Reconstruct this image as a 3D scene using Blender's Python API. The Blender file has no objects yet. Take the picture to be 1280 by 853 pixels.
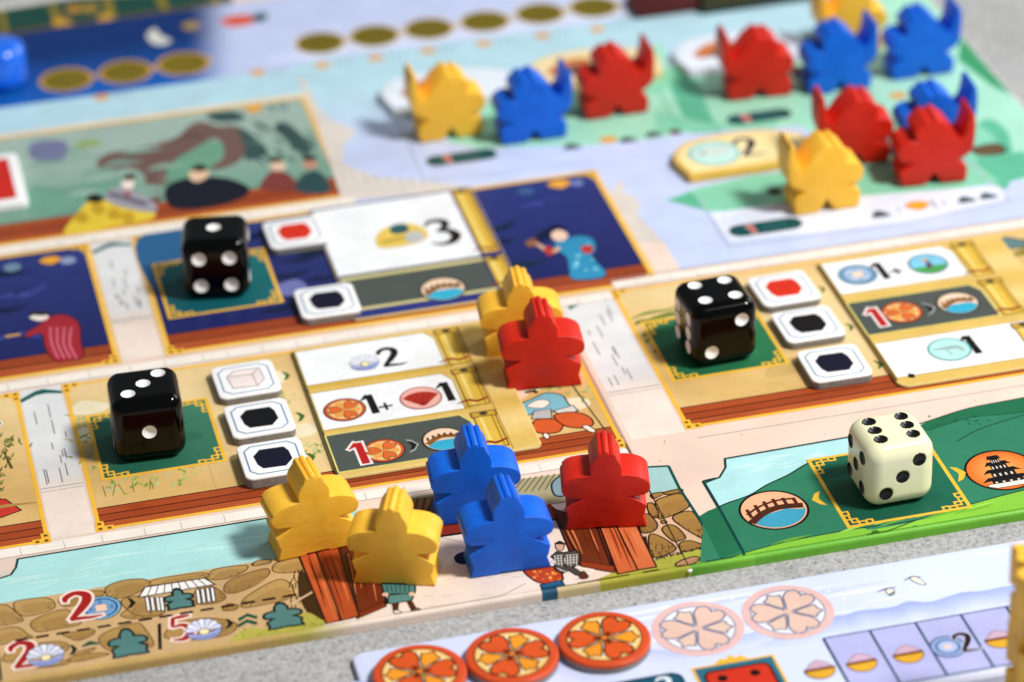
import bpy, bmesh, math, random
from mathutils import Vector, Matrix
random.seed(7)
scn = bpy.context.scene
COL = scn.collection

# ------------------------------------------------------------------ camera
FPX = 4054.466
PITCH, YAW, ROLL = 0.5359789, 0.2194816, 0.03885554
CAM = Vector((-0.0509005, -0.5694842, 0.3567336))
fw = Vector((math.sin(YAW)*math.cos(PITCH), math.cos(YAW)*math.cos(PITCH), -math.sin(PITCH)))
rt = fw.cross(Vector((0, 0, 1))).normalized()
dn = fw.cross(rt)
cr, sr = math.cos(ROLL), math.sin(ROLL)
RT = cr*rt + sr*dn
DN = -sr*rt + cr*dn
cd = bpy.data.cameras.new('camera')
cam = bpy.data.objects.new('camera', cd)
COL.objects.link(cam)
m3 = Matrix((RT, -DN, -fw)).transposed()
cam.matrix_world = Matrix.Translation(CAM) @ m3.to_4x4()
cd.sensor_width = 36.0
cd.lens = FPX*36.0/1280.0
cd.clip_start = 0.02
cd.clip_end = 20.0
cd.dof.use_dof = True
cd.dof.focus_distance = 0.645
cd.dof.aperture_fstop = 11.0
scn.camera = cam

# ------------------------------------------------------------------ world and lamps (indoor light, soft, from the right)
w = bpy.data.worlds.new('World')
scn.world = w
w.use_nodes = True
bg = w.node_tree.nodes['Background']
bg.inputs['Color'].default_value = (0.90, 0.95, 1.0, 1)
bg.inputs['Strength'].default_value = 0.20

def area(name, loc, target, size, energy, color):
    ld = bpy.data.lights.new(name, 'AREA')
    ld.shape = 'RECTANGLE'
    ld.size, ld.size_y = size
    ld.energy = energy
    ld.color = color
    o = bpy.data.objects.new(name, ld)
    COL.objects.link(o)
    o.location = loc
    o.rotation_euler = (Vector(target)-Vector(loc)).to_track_quat('-Z', 'Y').to_euler()
    return o
area('ceiling_lamp', (0.60, -0.36, 0.90), (0.09, 0.0, 0), (0.17, 0.17), 14.6, (1.0, 0.97, 0.92))
area('room_window', (1.30, 0.55, 0.75), (0.1, 0.02, 0), (0.8, 0.7), 8.6, (0.92, 0.96, 1.0))
scn.view_settings.view_transform = 'Standard'
scn.view_settings.look = 'None'
scn.view_settings.exposure = 0.0
scn.view_settings.gamma = 1.0
scn.view_settings.use_curve_mapping = False
scn.render.engine = 'CYCLES'
scn.cycles.max_bounces = 6

# ------------------------------------------------------------------ helpers
MM = 0.001
def unp(x, y, z=0.0):
    """photo pixel -> point (mm) on the horizontal plane z (mm)"""
    d = RT*((x-640)/FPX) + DN*((y-426.5)/FPX) + fw
    t = (z*MM - CAM.z)/d.z
    p = CAM + t*d
    return (p.x*1000, p.y*1000)
def Z(ox, oy, s, z=0.0):
    return lambda *pts: [unp(ox+a/s, oy+b/s, z) for a, b in pts]
def lin(c):
    return c/12.92 if c <= 0.04045 else ((c+0.055)/1.055)**2.4
def hexc(h):
    if isinstance(h, tuple):
        return h
    return tuple(lin(int(h[i:i+2], 16)/255) for i in (0, 2, 4))
def mix(a, b, t):
    a, b = hexc(a), hexc(b)
    return tuple(p+(q-p)*t for p, q in zip(a, b))
def spline(pts, closed=True, n=5):
    out = []
    N = len(pts)
    rng = range(N) if closed else range(N-1)
    for i in rng:
        if closed:
            p0, p1, p2, p3 = pts[i-1], pts[i], pts[(i+1) % N], pts[(i+2) % N]
        else:
            p0, p1, p2, p3 = pts[max(i-1, 0)], pts[i], pts[i+1], pts[min(i+2, N-1)]
        for k in range(n):
            t = k/n
            out.append(tuple(0.5*((2*b)+(-a+c)*t+(2*a-5*b+4*c-d)*t*t+(-a+3*b-3*c+d)*t**3)
                             for a, b, c, d in zip(p0, p1, p2, p3)))
    if not closed:
        out.append(tuple(pts[-1]))
    return out
def circ(c, r, n=40, ry=None, a0=0):
    ry = ry or r
    return [(c[0]+r*math.cos(a0+2*math.pi*i/n), c[1]+ry*math.sin(a0+2*math.pi*i/n)) for i in range(n)]
def rrect(x0, y0, x1, y1, r, n=6):
    out = []
    for cx, cy, a in ((x1-r, y1-r, 0), (x0+r, y1-r, 90), (x0+r, y0+r, 180), (x1-r, y0+r, 270)):
        for k in range(n+1):
            t = math.radians(a+90*k/n)
            out.append((cx+r*math.cos(t), cy+r*math.sin(t)))
    return out
def rect(x0, y0, x1, y1):
    return [(x0, y0), (x1, y0), (x1, y1), (x0, y1)]

def link(name, me, parent=None, mats=(), smooth=None):
    for m in mats:
        me.materials.append(m)
    o = bpy.data.objects.new(name, me)
    COL.objects.link(o)
    if parent is not None:
        o.parent = parent
    return o
def empty(name, loc=(0, 0, 0), rz=0.0):
    o = bpy.data.objects.new(name, None)
    o.empty_display_size = 0.01
    COL.objects.link(o)
    o.location = loc
    o.rotation_euler = (0, 0, rz)
    return o
def tag(o, label=None, cat=None, group=None, kind=None):
    if label: o['label'] = label
    if cat: o['category'] = cat
    if group: o['group'] = group
    if kind: o['kind'] = kind
    return o

# ------------------------------------------------------------------ materials
def newmat(name):
    m = bpy.data.materials.new(name)
    m.use_nodes = True
    nt = m.node_tree
    return m, nt, nt.nodes['Principled BSDF']
def N(nt, t, **kw):
    n = nt.nodes.new(t)
    for k, v in kw.items():
        setattr(n, k, v)
    return n

def print_material():
    m, nt, b = newmat('printed_card')
    at = N(nt, 'ShaderNodeAttribute', attribute_name='Col')
    tc = N(nt, 'ShaderNodeTexCoord')
    mp = N(nt, 'ShaderNodeMapping')
    mp.inputs['Scale'].default_value = (110, 260, 200)
    nz = N(nt, 'ShaderNodeTexNoise')
    nz.inputs['Scale'].default_value = 1.0
    nz.inputs['Detail'].default_value = 6
    nz.inputs['Roughness'].default_value = 0.62
    nt.links.new(tc.outputs['Object'], mp.inputs['Vector'])
    nt.links.new(mp.outputs['Vector'], nz.inputs['Vector'])
    mr = N(nt, 'ShaderNodeMapRange')
    mr.inputs['From Min'].default_value = 0.3
    mr.inputs['From Max'].default_value = 0.7
    mr.inputs['To Min'].default_value = 0.95
    mr.inputs['To Max'].default_value = 1.03
    nt.links.new(nz.outputs['Fac'], mr.inputs['Value'])
    n2 = N(nt, 'ShaderNodeTexNoise')
    n2.inputs['Scale'].default_value = 2600
    n2.inputs['Detail'].default_value = 2
    nt.links.new(tc.outputs['Object'], n2.inputs['Vector'])
    m2 = N(nt, 'ShaderNodeMapRange')
    m2.inputs['From Min'].default_value = 0.3
    m2.inputs['From Max'].default_value = 0.7
    m2.inputs['To Min'].default_value = 0.93
    m2.inputs['To Max'].default_value = 1.05
    nt.links.new(n2.outputs['Fac'], m2.inputs['Value'])
    n3 = N(nt, 'ShaderNodeTexNoise')
    n3.inputs['Scale'].default_value = 85
    n3.inputs['Detail'].default_value = 5
    n3.inputs['Roughness'].default_value = 0.7
    nt.links.new(tc.outputs['Object'], n3.inputs['Vector'])
    m3_ = N(nt, 'ShaderNodeMapRange')
    m3_.inputs['From Min'].default_value = 0.3
    m3_.inputs['From Max'].default_value = 0.7
    m3_.inputs['To Min'].default_value = 0.90
    m3_.inputs['To Max'].default_value = 1.05
    nt.links.new(n3.outputs['Fac'], m3_.inputs['Value'])
    mq = N(nt, 'ShaderNodeMath', operation='MULTIPLY')
    nt.links.new(mr.outputs['Result'], mq.inputs[0])
    nt.links.new(m3_.outputs['Result'], mq.inputs[1])
    mu = N(nt, 'ShaderNodeMath', operation='MULTIPLY')
    nt.links.new(mq.outputs['Value'], mu.inputs[0])
    nt.links.new(m2.outputs['Result'], mu.inputs[1])
    vm = N(nt, 'ShaderNodeVectorMath', operation='SCALE')
    nt.links.new(at.outputs['Color'], vm.inputs[0])
    nt.links.new(mu.outputs['Value'], vm.inputs['Scale'])
    nt.links.new(vm.outputs['Vector'], b.inputs['Base Color'])
    b.inputs['Roughness'].default_value = 0.38
    b.inputs['Specular IOR Level'].default_value = 0.2
    bp = N(nt, 'ShaderNodeBump')
    bp.inputs['Strength'].default_value = 0.05
    bp.inputs['Distance'].default_value = 0.0003
    nt.links.new(n2.outputs['Fac'], bp.inputs['Height'])
    nt.links.new(bp.outputs['Normal'], b.inputs['Normal'])
    return m
PRINT = print_material()

def plain(name, col, rough=0.5, noise=(600, 0.9, 1.06), bump=0.0, spec=0.4, coat=0.0):
    m, nt, b = newmat(name)
    c = hexc(col)
    tc = N(nt, 'ShaderNodeTexCoord')
    nz = N(nt, 'ShaderNodeTexNoise')
    nz.inputs['Scale'].default_value = noise[0]
    nz.inputs['Detail'].default_value = 5
    nt.links.new(tc.outputs['Object'], nz.inputs['Vector'])
    r = N(nt, 'ShaderNodeValToRGB')
    r.color_ramp.elements[0].position = 0.3
    r.color_ramp.elements[1].position = 0.7
    r.color_ramp.elements[0].color = (*[x*noise[1] for x in c], 1)
    r.color_ramp.elements[1].color = (*[min(1, x*noise[2]) for x in c], 1)
    nt.links.new(nz.outputs['Fac'], r.inputs['Fac'])
    nt.links.new(r.outputs['Color'], b.inputs['Base Color'])
    b.inputs['Roughness'].default_value = rough
    b.inputs['Specular IOR Level'].default_value = spec
    b.inputs['Coat Weight'].default_value = coat
    if bump:
        bp = N(nt, 'ShaderNodeBump')
        bp.inputs['Strength'].default_value = bump
        bp.inputs['Distance'].default_value = 0.0004
        nt.links.new(nz.outputs['Fac'], bp.inputs['Height'])
        nt.links.new(bp.outputs['Normal'], b.inputs['Normal'])
    return m

def painted_wood(name, col, dark):
    m, nt, b = newmat(name)
    tc = N(nt, 'ShaderNodeTexCoord')
    oi = N(nt, 'ShaderNodeObjectInfo')
    ad = N(nt, 'ShaderNodeVectorMath', operation='ADD')
    sc = N(nt, 'ShaderNodeVectorMath', operation='SCALE')
    cb = N(nt, 'ShaderNodeCombineXYZ')
    for i in range(3):
        nt.links.new(oi.outputs['Random'], cb.inputs[i])
    nt.links.new(cb.outputs[0], sc.inputs[0])
    sc.inputs['Scale'].default_value = 3.0
    nt.links.new(tc.outputs['Object'], ad.inputs[0])
    nt.links.new(sc.outputs[0], ad.inputs[1])
    mp = N(nt, 'ShaderNodeMapping')
    mp.inputs['Scale'].default_value = (220, 1400, 3000)
    mp.inputs['Rotation'].default_value = (0, 0.1, 0)
    nt.links.new(ad.outputs[0], mp.inputs['Vector'])
    g = N(nt, 'ShaderNodeTexNoise')
    g.inputs['Scale'].default_value = 1.0
    g.inputs['Detail'].default_value = 4
    g.inputs['Roughness'].default_value = 0.6
    nt.links.new(mp.outputs[0], g.inputs['Vector'])
    big = N(nt, 'ShaderNodeTexNoise')
    big.inputs['Scale'].default_value = 260
    big.inputs['Detail'].default_value = 3
    nt.links.new(ad.outputs[0], big.inputs['Vector'])
    mx = N(nt, 'ShaderNodeMath', operation='MULTIPLY_ADD')
    mx.inputs[1].default_value = 0.55
    nt.links.new(g.outputs['Fac'], mx.inputs[0])
    ml = N(nt, 'ShaderNodeMath', operation='MULTIPLY')
    ml.inputs[1].default_value = 0.45
    nt.links.new(big.outputs['Fac'], ml.inputs[0])
    nt.links.new(ml.outputs[0], mx.inputs[2])
    r = N(nt, 'ShaderNodeValToRGB')
    r.color_ramp.elements[0].position = 0.33
    r.color_ramp.elements[1].position = 0.62
    r.color_ramp.elements[0].color = (*hexc(dark), 1)
    r.color_ramp.elements[1].color = (*hexc(col), 1)
    nt.links.new(mx.outputs[0], r.inputs['Fac'])
    nt.links.new(r.outputs['Color'], b.inputs['Base Color'])
    b.inputs['Roughness'].default_value = 0.46
    b.inputs['Specular IOR Level'].default_value = 0.38
    bp = N(nt, 'ShaderNodeBump')
    bp.inputs['Strength'].default_value = 0.5
    bp.inputs['Distance'].default_value = 0.00025
    nt.links.new(mx.outputs[0], bp.inputs['Height'])
    nt.links.new(bp.outputs['Normal'], b.inputs['Normal'])
    return m
WOOD = {'yellow': painted_wood('yellow_wood', 'ffc944', 'f6b82e'),
        'blue': painted_wood('blue_wood', '066ce6', '0058cc'),
        'red': painted_wood('red_wood', 'd6240a', 'c41a06')}
CORE = plain('grey_cardboard_core', '8d8a86', 0.85, (2500, 0.75, 1.15), 0.3, 0.2)
WHITE_TILE = plain('white_tile_card', 'f2f2f4', 0.45, (300, 0.97, 1.0), 0.02)
BLACK_DIE = plain('black_acrylic', '020202', 0.10, (200, 0.8, 1.2), 0, 0.22)
IVORY_DIE = plain('ivory_acrylic', 'f0efc6', 0.16, (120, 0.97, 1.02), 0, 0.5)
IVORY_DIE.node_tree.nodes['Principled BSDF'].inputs['Subsurface Weight'].default_value = 0.25
IVORY_DIE.node_tree.nodes['Principled BSDF'].inputs['Subsurface Radius'].default_value = (0.004, 0.004, 0.002)
WHITE_PIP = plain('white_pip_paint', 'f4f4f4', 0.4, (300, 0.97, 1.0))
BLACK_PIP = plain('black_pip_paint', '0a0a0a', 0.3, (300, 0.8, 1.2))

# ------------------------------------------------------------------ printed art: flat coloured shapes on a card surface
BOARD_INK = []         # (x0, y0, x1, y1, z) of every ink laid on the main board so far
class Art:
    DZ = 0.0016        # mm between two inks
    def __init__(self, z0=0.02, board=True):
        self.v, self.f, self.c = [], [], []
        self.ink = BOARD_INK if board and z0 < 0.3 and z0 > 0 else []
        self.base = 0.01 if self.ink is BOARD_INK else z0
        self.z = z0
    def lay(self, pts):
        """a new ink lies just above every earlier ink it overlaps"""
        X = [p[0] for p in pts]; Y = [p[1] for p in pts]
        a, b, c, d = min(X), min(Y), max(X), max(Y)
        z = self.base
        for e, f, g, h, q in self.ink:
            if q >= z and e < c and g > a and f < d and h > b: z = q
        self.z = z+self.DZ
        self.ink.append((a, b, c, d, self.z+self.DZ*.6))
    def _face(self, pts, cols, z):
        i = len(self.v)
        self.v += [(p[0]*MM, p[1]*MM, z*MM) for p in pts]
        self.f.append(list(range(i, i+len(pts))))
        self.c.append(cols if isinstance(cols, list) else [cols]*len(pts))
    def poly(self, pts, col, smooth=False, ol=None, ow=0.25):
        if smooth:
            pts = spline(pts)
        if self.ink is BOARD_INK:      # nothing is printed past the rounded rim
            pts = [(min(max(p[0], BX0+.9), BX1-.9), max(p[1], BY0+.86)) for p in pts]
            pts = [p for i, p in enumerate(pts) if p != pts[i-1]]
        self.lay(pts)
        self._face(pts, hexc(col), self.z)
        if ol:
            self.line(list(pts)+[pts[0]], ow, ol)
        return self
    def line(self, pts, wd, col, smooth=False, taper=False):
        """ribbon; wd is a width (mm) or a list of widths"""
        n0 = len(pts)
        ws = wd if isinstance(wd, (list, tuple)) else [wd]*n0
        P = [(p[0], p[1], q) for p, q in zip(pts, ws)]
        if smooth:
            P = spline(P, closed=False, n=5)
        clean = [P[0]]
        for p in P[1:]:
            if math.hypot(p[0]-clean[-1][0], p[1]-clean[-1][1]) > 1e-4:
                clean.append(p)
        P = clean
        if self.ink is BOARD_INK:
            P = [(min(max(p[0], BX0+.9), BX1-.9), max(p[1], BY0+.9), p[2]) for p in P]
            P = [p for i, p in enumerate(P) if not i or p[:2] != P[i-1][:2]]
        if len(P) < 2:
            return self
        mw = max(p[2] for p in P)/2
        self.lay([(p[0]+q*mw, p[1]+q*mw) for p in P for q in (-1, 1)])
        L, R_ = [], []
        n = len(P)
        closed = n > 3 and math.hypot(P[0][0]-P[-1][0], P[0][1]-P[-1][1]) < 1e-3
        for i, p in enumerate(P):
            a = P[i-1] if i else (P[-2] if closed else p)
            b = P[i+1] if i < n-1 else (P[1] if closed else p)
            d1 = Vector((p[0]-a[0], p[1]-a[1])); d2 = Vector((b[0]-p[0], b[1]-p[1]))
            if d1.length > 0: d1.normalize()
            if d2.length > 0: d2.normalize()
            d = d1+d2
            if d.length < 1e-6: d = d2 if d2.length > 0 else d1
            d.normalize()
            nn = Vector((-d.y, d.x))
            ref = d2 if d2.length > 0 else d1
            k = 1/max(0.5, abs(d.dot(ref)))
            h = p[2]/2*k
            if taper:
                t = i/(n-1)
                h *= max(0.12, math.sin(math.pi*min(1, t*1.0+0.0)))
            L.append((p[0]+nn.x*h, p[1]+nn.y*h)); R_.append((p[0]-nn.x*h, p[1]-nn.y*h))
        c = hexc(col)
        for i in range(n-1):
            self._face([R_[i], R_[i+1], L[i+1], L[i]], c, self.z+self.DZ*.2*(i % 3))
        return self
    def disc(self, c, r, col, ry=None, n=40):
        return self.poly(circ(c, r, n, ry), col)
    def ring(self, c, r0, r1, col, n=44):
        self.lay([(c[0]-r1, c[1]-r1), (c[0]+r1, c[1]+r1)])
        A = circ(c, r0, n); B = circ(c, r1, n); k = hexc(col)
        for i in range(n):
            j = (i+1) % n
            self._face([A[i], B[i], B[j], A[j]], k, self.z)
        return self
    def grid(self, fn, cf, nu, nv):
        """fn(u,v)->point, cf(u,v)->linear colour"""
        self.lay([fn(i/nu, j/nv) for i in range(nu+1) for j in range(nv+1)])
        for i in range(nu):
            for j in range(nv):
                q = [(i/nu, j/nv), ((i+1)/nu, j/nv), ((i+1)/nu, (j+1)/nv), (i/nu, (j+1)/nv)]
                self._face([fn(*p) for p in q], [cf(*p) for p in q], self.z)
        return self
    def box_grid(self, x0, y0, x1, y1, cf, nu=8, nv=8):
        return self.grid(lambda u, v: (x0+(x1-x0)*u, y0+(y1-y0)*v), cf, nu, nv)
    def build(self, name, parent):
        me = bpy.data.meshes.new(name)
        # keep every face turned upward
        fs = []
        for k, f in enumerate(self.f):
            a = 0.0
            for i in range(len(f)):
                p, q = self.v[f[i]], self.v[f[(i+1) % len(f)]]
                a += p[0]*q[1]-q[0]*p[1]
            if a < 0:
                f = f[::-1]; self.c[k] = self.c[k][::-1]
            fs.append(f)
        me.from_pydata(self.v, [], fs)
        at = me.color_attributes.new('Col', 'FLOAT_COLOR', 'CORNER')
        li = 0
        for k, f in enumerate(fs):
            for c in self.c[k]:
                at.data[li].color = (c[0], c[1], c[2], 1)
                li += 1
        return link(name, me, parent, [PRINT])

BX0, BX1, BY0, BY1 = -174.3, 225.6, -76.0, 226.0     # main board (mm)
# outlines of the wooden figures (mm, front view)
COURT = [(-8.3, 0), (-2.6, 0), (-2.4, .35), (2.2, .35), (2.5, 0), (8.3, 0), (7.9, 1.4), (7.55, 2.6), (7.9, 3.2), (8.35, 5.2), (6.7, 6.35), (4.8, 7.5),
         (6.4, 7.65), (7.9, 7.85), (8.75, 8.4), (9.15, 9.4), (9.1, 10.3), (8.6, 11.1), (7.8, 11.8), (6.5, 12.4), (5.0, 12.75), (3.25, 12.9),
         (3.35, 14.3), (3.0, 15.6), (2.3, 16.7), (2.15, 17.5), (1.7, 18.1), (1.15, 18.05), (.95, 17.75), (.75, 18.35), (.2, 18.75), (-.35, 18.6), (-.55, 18.1), (-.8, 18.45), (-1.35, 18.35), (-1.75, 17.8), (-1.9, 17.1), (-2.5, 16.4),
         (-3.1, 15.2), (-3.25, 14.2), (-3.1, 12.95), (-4.8, 12.85), (-6.5, 12.6), (-7.9, 12.1), (-8.75, 11.3), (-8.55, 10.85), (-9.1, 10.3), (-9.2, 9.4), (-8.75, 8.4), (-7.9, 7.85), (-6.4, 7.65), (-4.8, 7.45),
         (-6.7, 6.3), (-8.3, 5.2), (-7.9, 3.3), (-7.5, 2.6), (-7.9, 1.4)]
WARR = [(-7.9, 0), (-1.9, 0), (-.8, 1.7), (.1, 3.2), (1.0, 1.8), (2.2, 0), (8.0, 0), (8.3, 2.0), (8.3, 3.8), (7.4, 5.2), (5.6, 6.3), (7.6, 7.1), (9.2, 8.4), (9.7, 10), (9.9, 12.5), (10.0, 15.4), (9.8, 18.3), (9.1, 19.8), (8.3, 19.2),
        (8.0, 16.4), (7.5, 13.8), (6.5, 12.2), (5.5, 13.2), (4.4, 15.0), (3.4, 16.4), (2.0, 17.6), (1.0, 18.5), (.2, 18.8), (-.6, 18.1), (-1.1, 17.7), (-1.9, 18.4), (-2.8, 18.0), (-3.6, 17.0), (-4.6, 16.2), (-4.9, 14.8), (-4.6, 13.4), (-4.3, 12.6),
        (-5.4, 12.9), (-6.8, 12.6), (-8.2, 11.8), (-9.0, 10.4), (-8.7, 8.6), (-8.4, 7.3), (-7.0, 6.75), (-4.9, 6.3), (-7.0, 5.4), (-8.2, 4.2), (-8.2, 2.0)]
# brush numerals, unit box about 1 wide and 1.4 high: strokes of (x, y, width)
DIG = {
 '1': [[(-0.02, 1.02, .05), (.14, 1.16, .16), (.30, 1.34, .22)], [(.34, 1.36, .27), (.36, .7, .27), (.38, 0, .29)]],
 '2': [[(.06, .98, .10), (.10, 1.20, .20), (.38, 1.36, .20), (.66, 1.20, .26), (.64, .88, .28), (.40, .48, .24), (.12, .10, .14)],
       [(.10, .09, .14), (.40, .10, .16), (.72, .07, .12), (1.0, .10, .05)]],
 '3': [[(.04, 1.12, .08), (.22, 1.34, .16), (.52, 1.30, .22), (.60, 1.05, .22), (.40, .80, .14), (.28, .75, .08)],
       [(.30, .76, .08), (.60, .70, .22), (.74, .42, .28), (.60, .12, .24), (.30, .02, .14), (.02, .16, .06)]],
 '5': [[(.80, 1.34, .10), (.50, 1.32, .18), (.22, 1.30, .12)], [(.24, 1.32, .14), (.18, 1.0, .14), (.14, .78, .10)],
       [(.16, .78, .10), (.48, .84, .18), (.70, .60, .26), (.66, .26, .26), (.40, .02, .20), (.05, .08, .06)]],
 '0': [[(.4, 1.34, .16), (.1, .7, .2), (.4, .04, .16), (.7, .7, .2), (.4, 1.34, .16)]],
 '+': [[(.0, .70, .16), (.8, .72, .14)], [(.40, 1.1, .14), (.42, .32, .14)]],
 'x': [[(.0, 1.0, .16), (.7, .2, .16)], [(.65, 1.0, .14), (.05, .2, .14)]],
}
def glyph(art, ch, x, y, h, col, halo=None, hw=0.45):
    s = h/1.36
    for ext, c in (((hw, halo),) if halo else ()) + ((0, col),):
        for st in DIG[ch]:
            P = spline([(x+a*s, y+b*s, q*s+2*ext) for a, b, q in st], False, 5)
            if ext:                      # the halo runs a little past the stroke ends
                d = (Vector(P[0][:2])-Vector(P[2][:2])).normalized()*ext
                e = (Vector(P[-1][:2])-Vector(P[-3][:2])).normalized()*ext
                P = [(P[0][0]+d.x, P[0][1]+d.y, P[0][2])]+P+[(P[-1][0]+e.x, P[-1][1]+e.y, P[-1][2])]
            art.line([p[:2] for p in P], [p[2] for p in P], c)
def chevron(art, c, s, ang, col, th=0.5):
    """angular arrowhead '>' turned by ang degrees"""
    a = math.radians(ang)
    def q(x, y): return (c[0]+s*(x*math.cos(a)-y*math.sin(a)), c[1]+s*(x*math.sin(a)+y*math.cos(a)))
    art.poly([q(-.35, 1), q(.12, .75), q(.55, 0), q(.1, -.75), q(-.4, -1), q(-.12, -.35), q(.0, 0), q(-.12, .4)], col)

# ------------------------------------------------------------------ solid helpers
def extrude(profile, z0, z1, bevel=0.0, seg=2, plane='XY', bottom_bevel=False, side_mat=0):
    """profile (mm) -> bmesh; plane XY extrudes up Z, plane XZ extrudes along Y (z0..z1 = front..back)"""
    bm = bmesh.new()
    def P(p, z):
        return (p[0]*MM, p[1]*MM, z*MM) if plane == 'XY' else (p[0]*MM, z*MM, p[1]*MM)
    a = [bm.verts.new(P(p, z0)) for p in profile]
    b = [bm.verts.new(P(p, z1)) for p in profile]
    n = len(profile)
    fa = bm.faces.new(a[::-1]); fb = bm.faces.new(b)
    for i in range(n):
        f = bm.faces.new((a[i], a[(i+1) % n], b[(i+1) % n], b[i]))
        f.material_index = side_mat
    bmesh.ops.recalc_face_normals(bm, faces=bm.faces)
    if bevel:
        es = set(fb.edges)
        if bottom_bevel: es |= set(fa.edges)
        bmesh.ops.bevel(bm, geom=list(es), offset=bevel*MM, segments=seg, profile=0.5, affect='EDGES', clamp_overlap=True)
    return bm
def solid(name, bm, mats, parent=None, smooth_angle=35):
    me = bpy.data.meshes.new(name)
    bm.to_mesh(me); bm.free()
    if smooth_angle:
        for p in me.polygons: p.use_smooth = True
        me.set_sharp_from_angle(angle=math.radians(smooth_angle))
    return link(name, me, parent, mats)

# ================================================================== the setting: felt mat
def mat_material():
    m, nt, b = newmat('grey_speckled_felt')
    tc = N(nt, 'ShaderNodeTexCoord')
    def noise(s, d):
        n = N(nt, 'ShaderNodeTexNoise'); n.inputs['Scale'].default_value = s; n.inputs['Detail'].default_value = d
        nt.links.new(tc.outputs['Object'], n.inputs['Vector']); return n
    a, c, e = noise(1100, 3), noise(3000, 2), noise(28, 4)
    r = N(nt, 'ShaderNodeValToRGB')
    r.color_ramp.elements[0].position = 0.30; r.color_ramp.elements[0].color = (.10, .10, .11, 1)
    r.color_ramp.elements[1].position = 0.60; r.color_ramp.elements[1].color = (.60, .60, .60, 1)
    e2 = r.color_ramp.elements.new(0.42); e2.color = (.40, .40, .41, 1)
    ad = N(nt, 'ShaderNodeMath', operation='MULTIPLY_ADD'); ad.inputs[1].default_value = .5
    ml = N(nt, 'ShaderNodeMath', operation='MULTIPLY'); ml.inputs[1].default_value = .5
    nt.links.new(c.outputs['Fac'], ml.inputs[0]); nt.links.new(a.outputs['Fac'], ad.inputs[0]); nt.links.new(ml.outputs[0], ad.inputs[2])
    nt.links.new(ad.outputs[0], r.inputs['Fac'])
    mr = N(nt, 'ShaderNodeMapRange'); mr.inputs['To Min'].default_value = .56; mr.inputs['To Max'].default_value = 1.02
    nt.links.new(e.outputs['Fac'], mr.inputs['Value'])
    vs = N(nt, 'ShaderNodeVectorMath', operation='SCALE')
    nt.links.new(r.outputs['Color'], vs.inputs[0]); nt.links.new(mr.outputs[0], vs.inputs['Scale'])
    nt.links.new(vs.outputs[0], b.inputs['Base Color'])
    b.inputs['Roughness'].default_value = .95; b.inputs['Specular IOR Level'].default_value = .1
    bp = N(nt, 'ShaderNodeBump'); bp.inputs['Strength'].default_value = .5; bp.inputs['Distance'].default_value = .0005
    nt.links.new(ad.outputs[0], bp.inputs['Height']); nt.links.new(bp.outputs['Normal'], b.inputs['Normal'])
    return m
TZ = -2.2           # mat surface below the top of the main board (mm)
bm = extrude(rrect(-700, -600, 900, 900, 20), TZ-3, TZ, 1.0)
mat = solid('table_mat', bm, [mat_material()])
tag(mat, 'grey speckled felt mat under the boards', 'mat', kind='structure')

# ================================================================== main game board
BX0, BX1, BY0, BY1 = -174.3, 225.6, -76.0, 226.0
SEAMS = (-41.0, 92.3)
board = empty('game_board', (0, 0, TZ*MM))
tag(board, 'large folded illustrated board with castle rooms, gardens and lagoon', 'game board')
def onboard(o):
    o.location = (0, 0, -TZ*MM)
    return o
GROUND = plain('peach_board_print', 'e6cdbd', 0.42, (60, 0.9, 1.05), 0.0, 0.35)
xs = (BX0,)+SEAMS+(BX1,)
for i in range(3):
    bm = extrude(rect(xs[i]+(0.06 if i else 0), BY0, xs[i+1]-(0.06 if i < 2 else 0), BY1), TZ+0.02, 0, 0.75, 4)
    onboard(solid('board_panel', bm, [GROUND], board))
def bpart(art, name, label=None):
    o = onboard(art.build(name, board))
    if label: o['label'] = label
    return o
def sub(art, name, parent):
    return art.build(name, parent)

GOLD, GOLD2, WOODC, WOODD, INK = 'f0b93a', 'd99a22', 'a8492a', '6e2a12', '181210'
TAN, TAN2, TEAL, PATH = 'dcbd86', 'c8a468', '2f6a5c', 'e9dfd8'

# ---- printed wrap of the rounded front edge
a = Art(0)
def edge_x(px):
    K = [(-900, -178), (0, -40), (426, 24), (866, 92.3), (1280, 161.5), (1700, 232)]
    for (p, q), (r_, s) in zip(K, K[1:]):
        if px <= r_: return q+(s-q)*(px-p)/(r_-p)
    return K[-1][1]
segs = [(BX0, edge_x(330), 'c3a163', 'c3a163'), (edge_x(330), edge_x(385), 'c3a163', 'b9b05a'), (edge_x(385), edge_x(440), 'b9b05a', 'e6d3c2'),
        (edge_x(440), edge_x(678), 'ecd9cb', 'ecd9cb'), (edge_x(678), edge_x(698), '2b5f7c', '234f68'), (edge_x(698), edge_x(752), 'cdbb8c', 'c9b48a'),
        (edge_x(752), edge_x(868), 'a9a03a', '9aa02c'), (edge_x(868), edge_x(945), '5f9a2e', '7cc23c'), (edge_x(945), BX1-.8, '6cb53a', '7cc23c')]
prof = [(BY0+.95, .012)]+[(BY0+.80-.83*math.sin(t*math.pi/12), -.80+.83*math.cos(t*math.pi/12)) for t in range(0, 7)]+[(BY0-.03, TZ+.06)]
vv, ff, cc = [], [], []
for x0, x1, c0, c1 in segs:
    for j in range(len(prof)-1):
        i = len(vv)
        for x, p in ((x0, prof[j]), (x0, prof[j+1]), (x1, prof[j+1]), (x1, prof[j])):
            vv.append((x*MM, p[0]*MM, p[1]*MM))
        ff.append([i, i+1, i+2, i+3]); cc.append([hexc(c0), hexc(c0), hexc(c1), hexc(c1)])
me = bpy.data.meshes.new('edge_wrap')
me.from_pydata(vv, [], ff)
at = me.color_attributes.new('Col', 'FLOAT_COLOR', 'CORNER')
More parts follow.
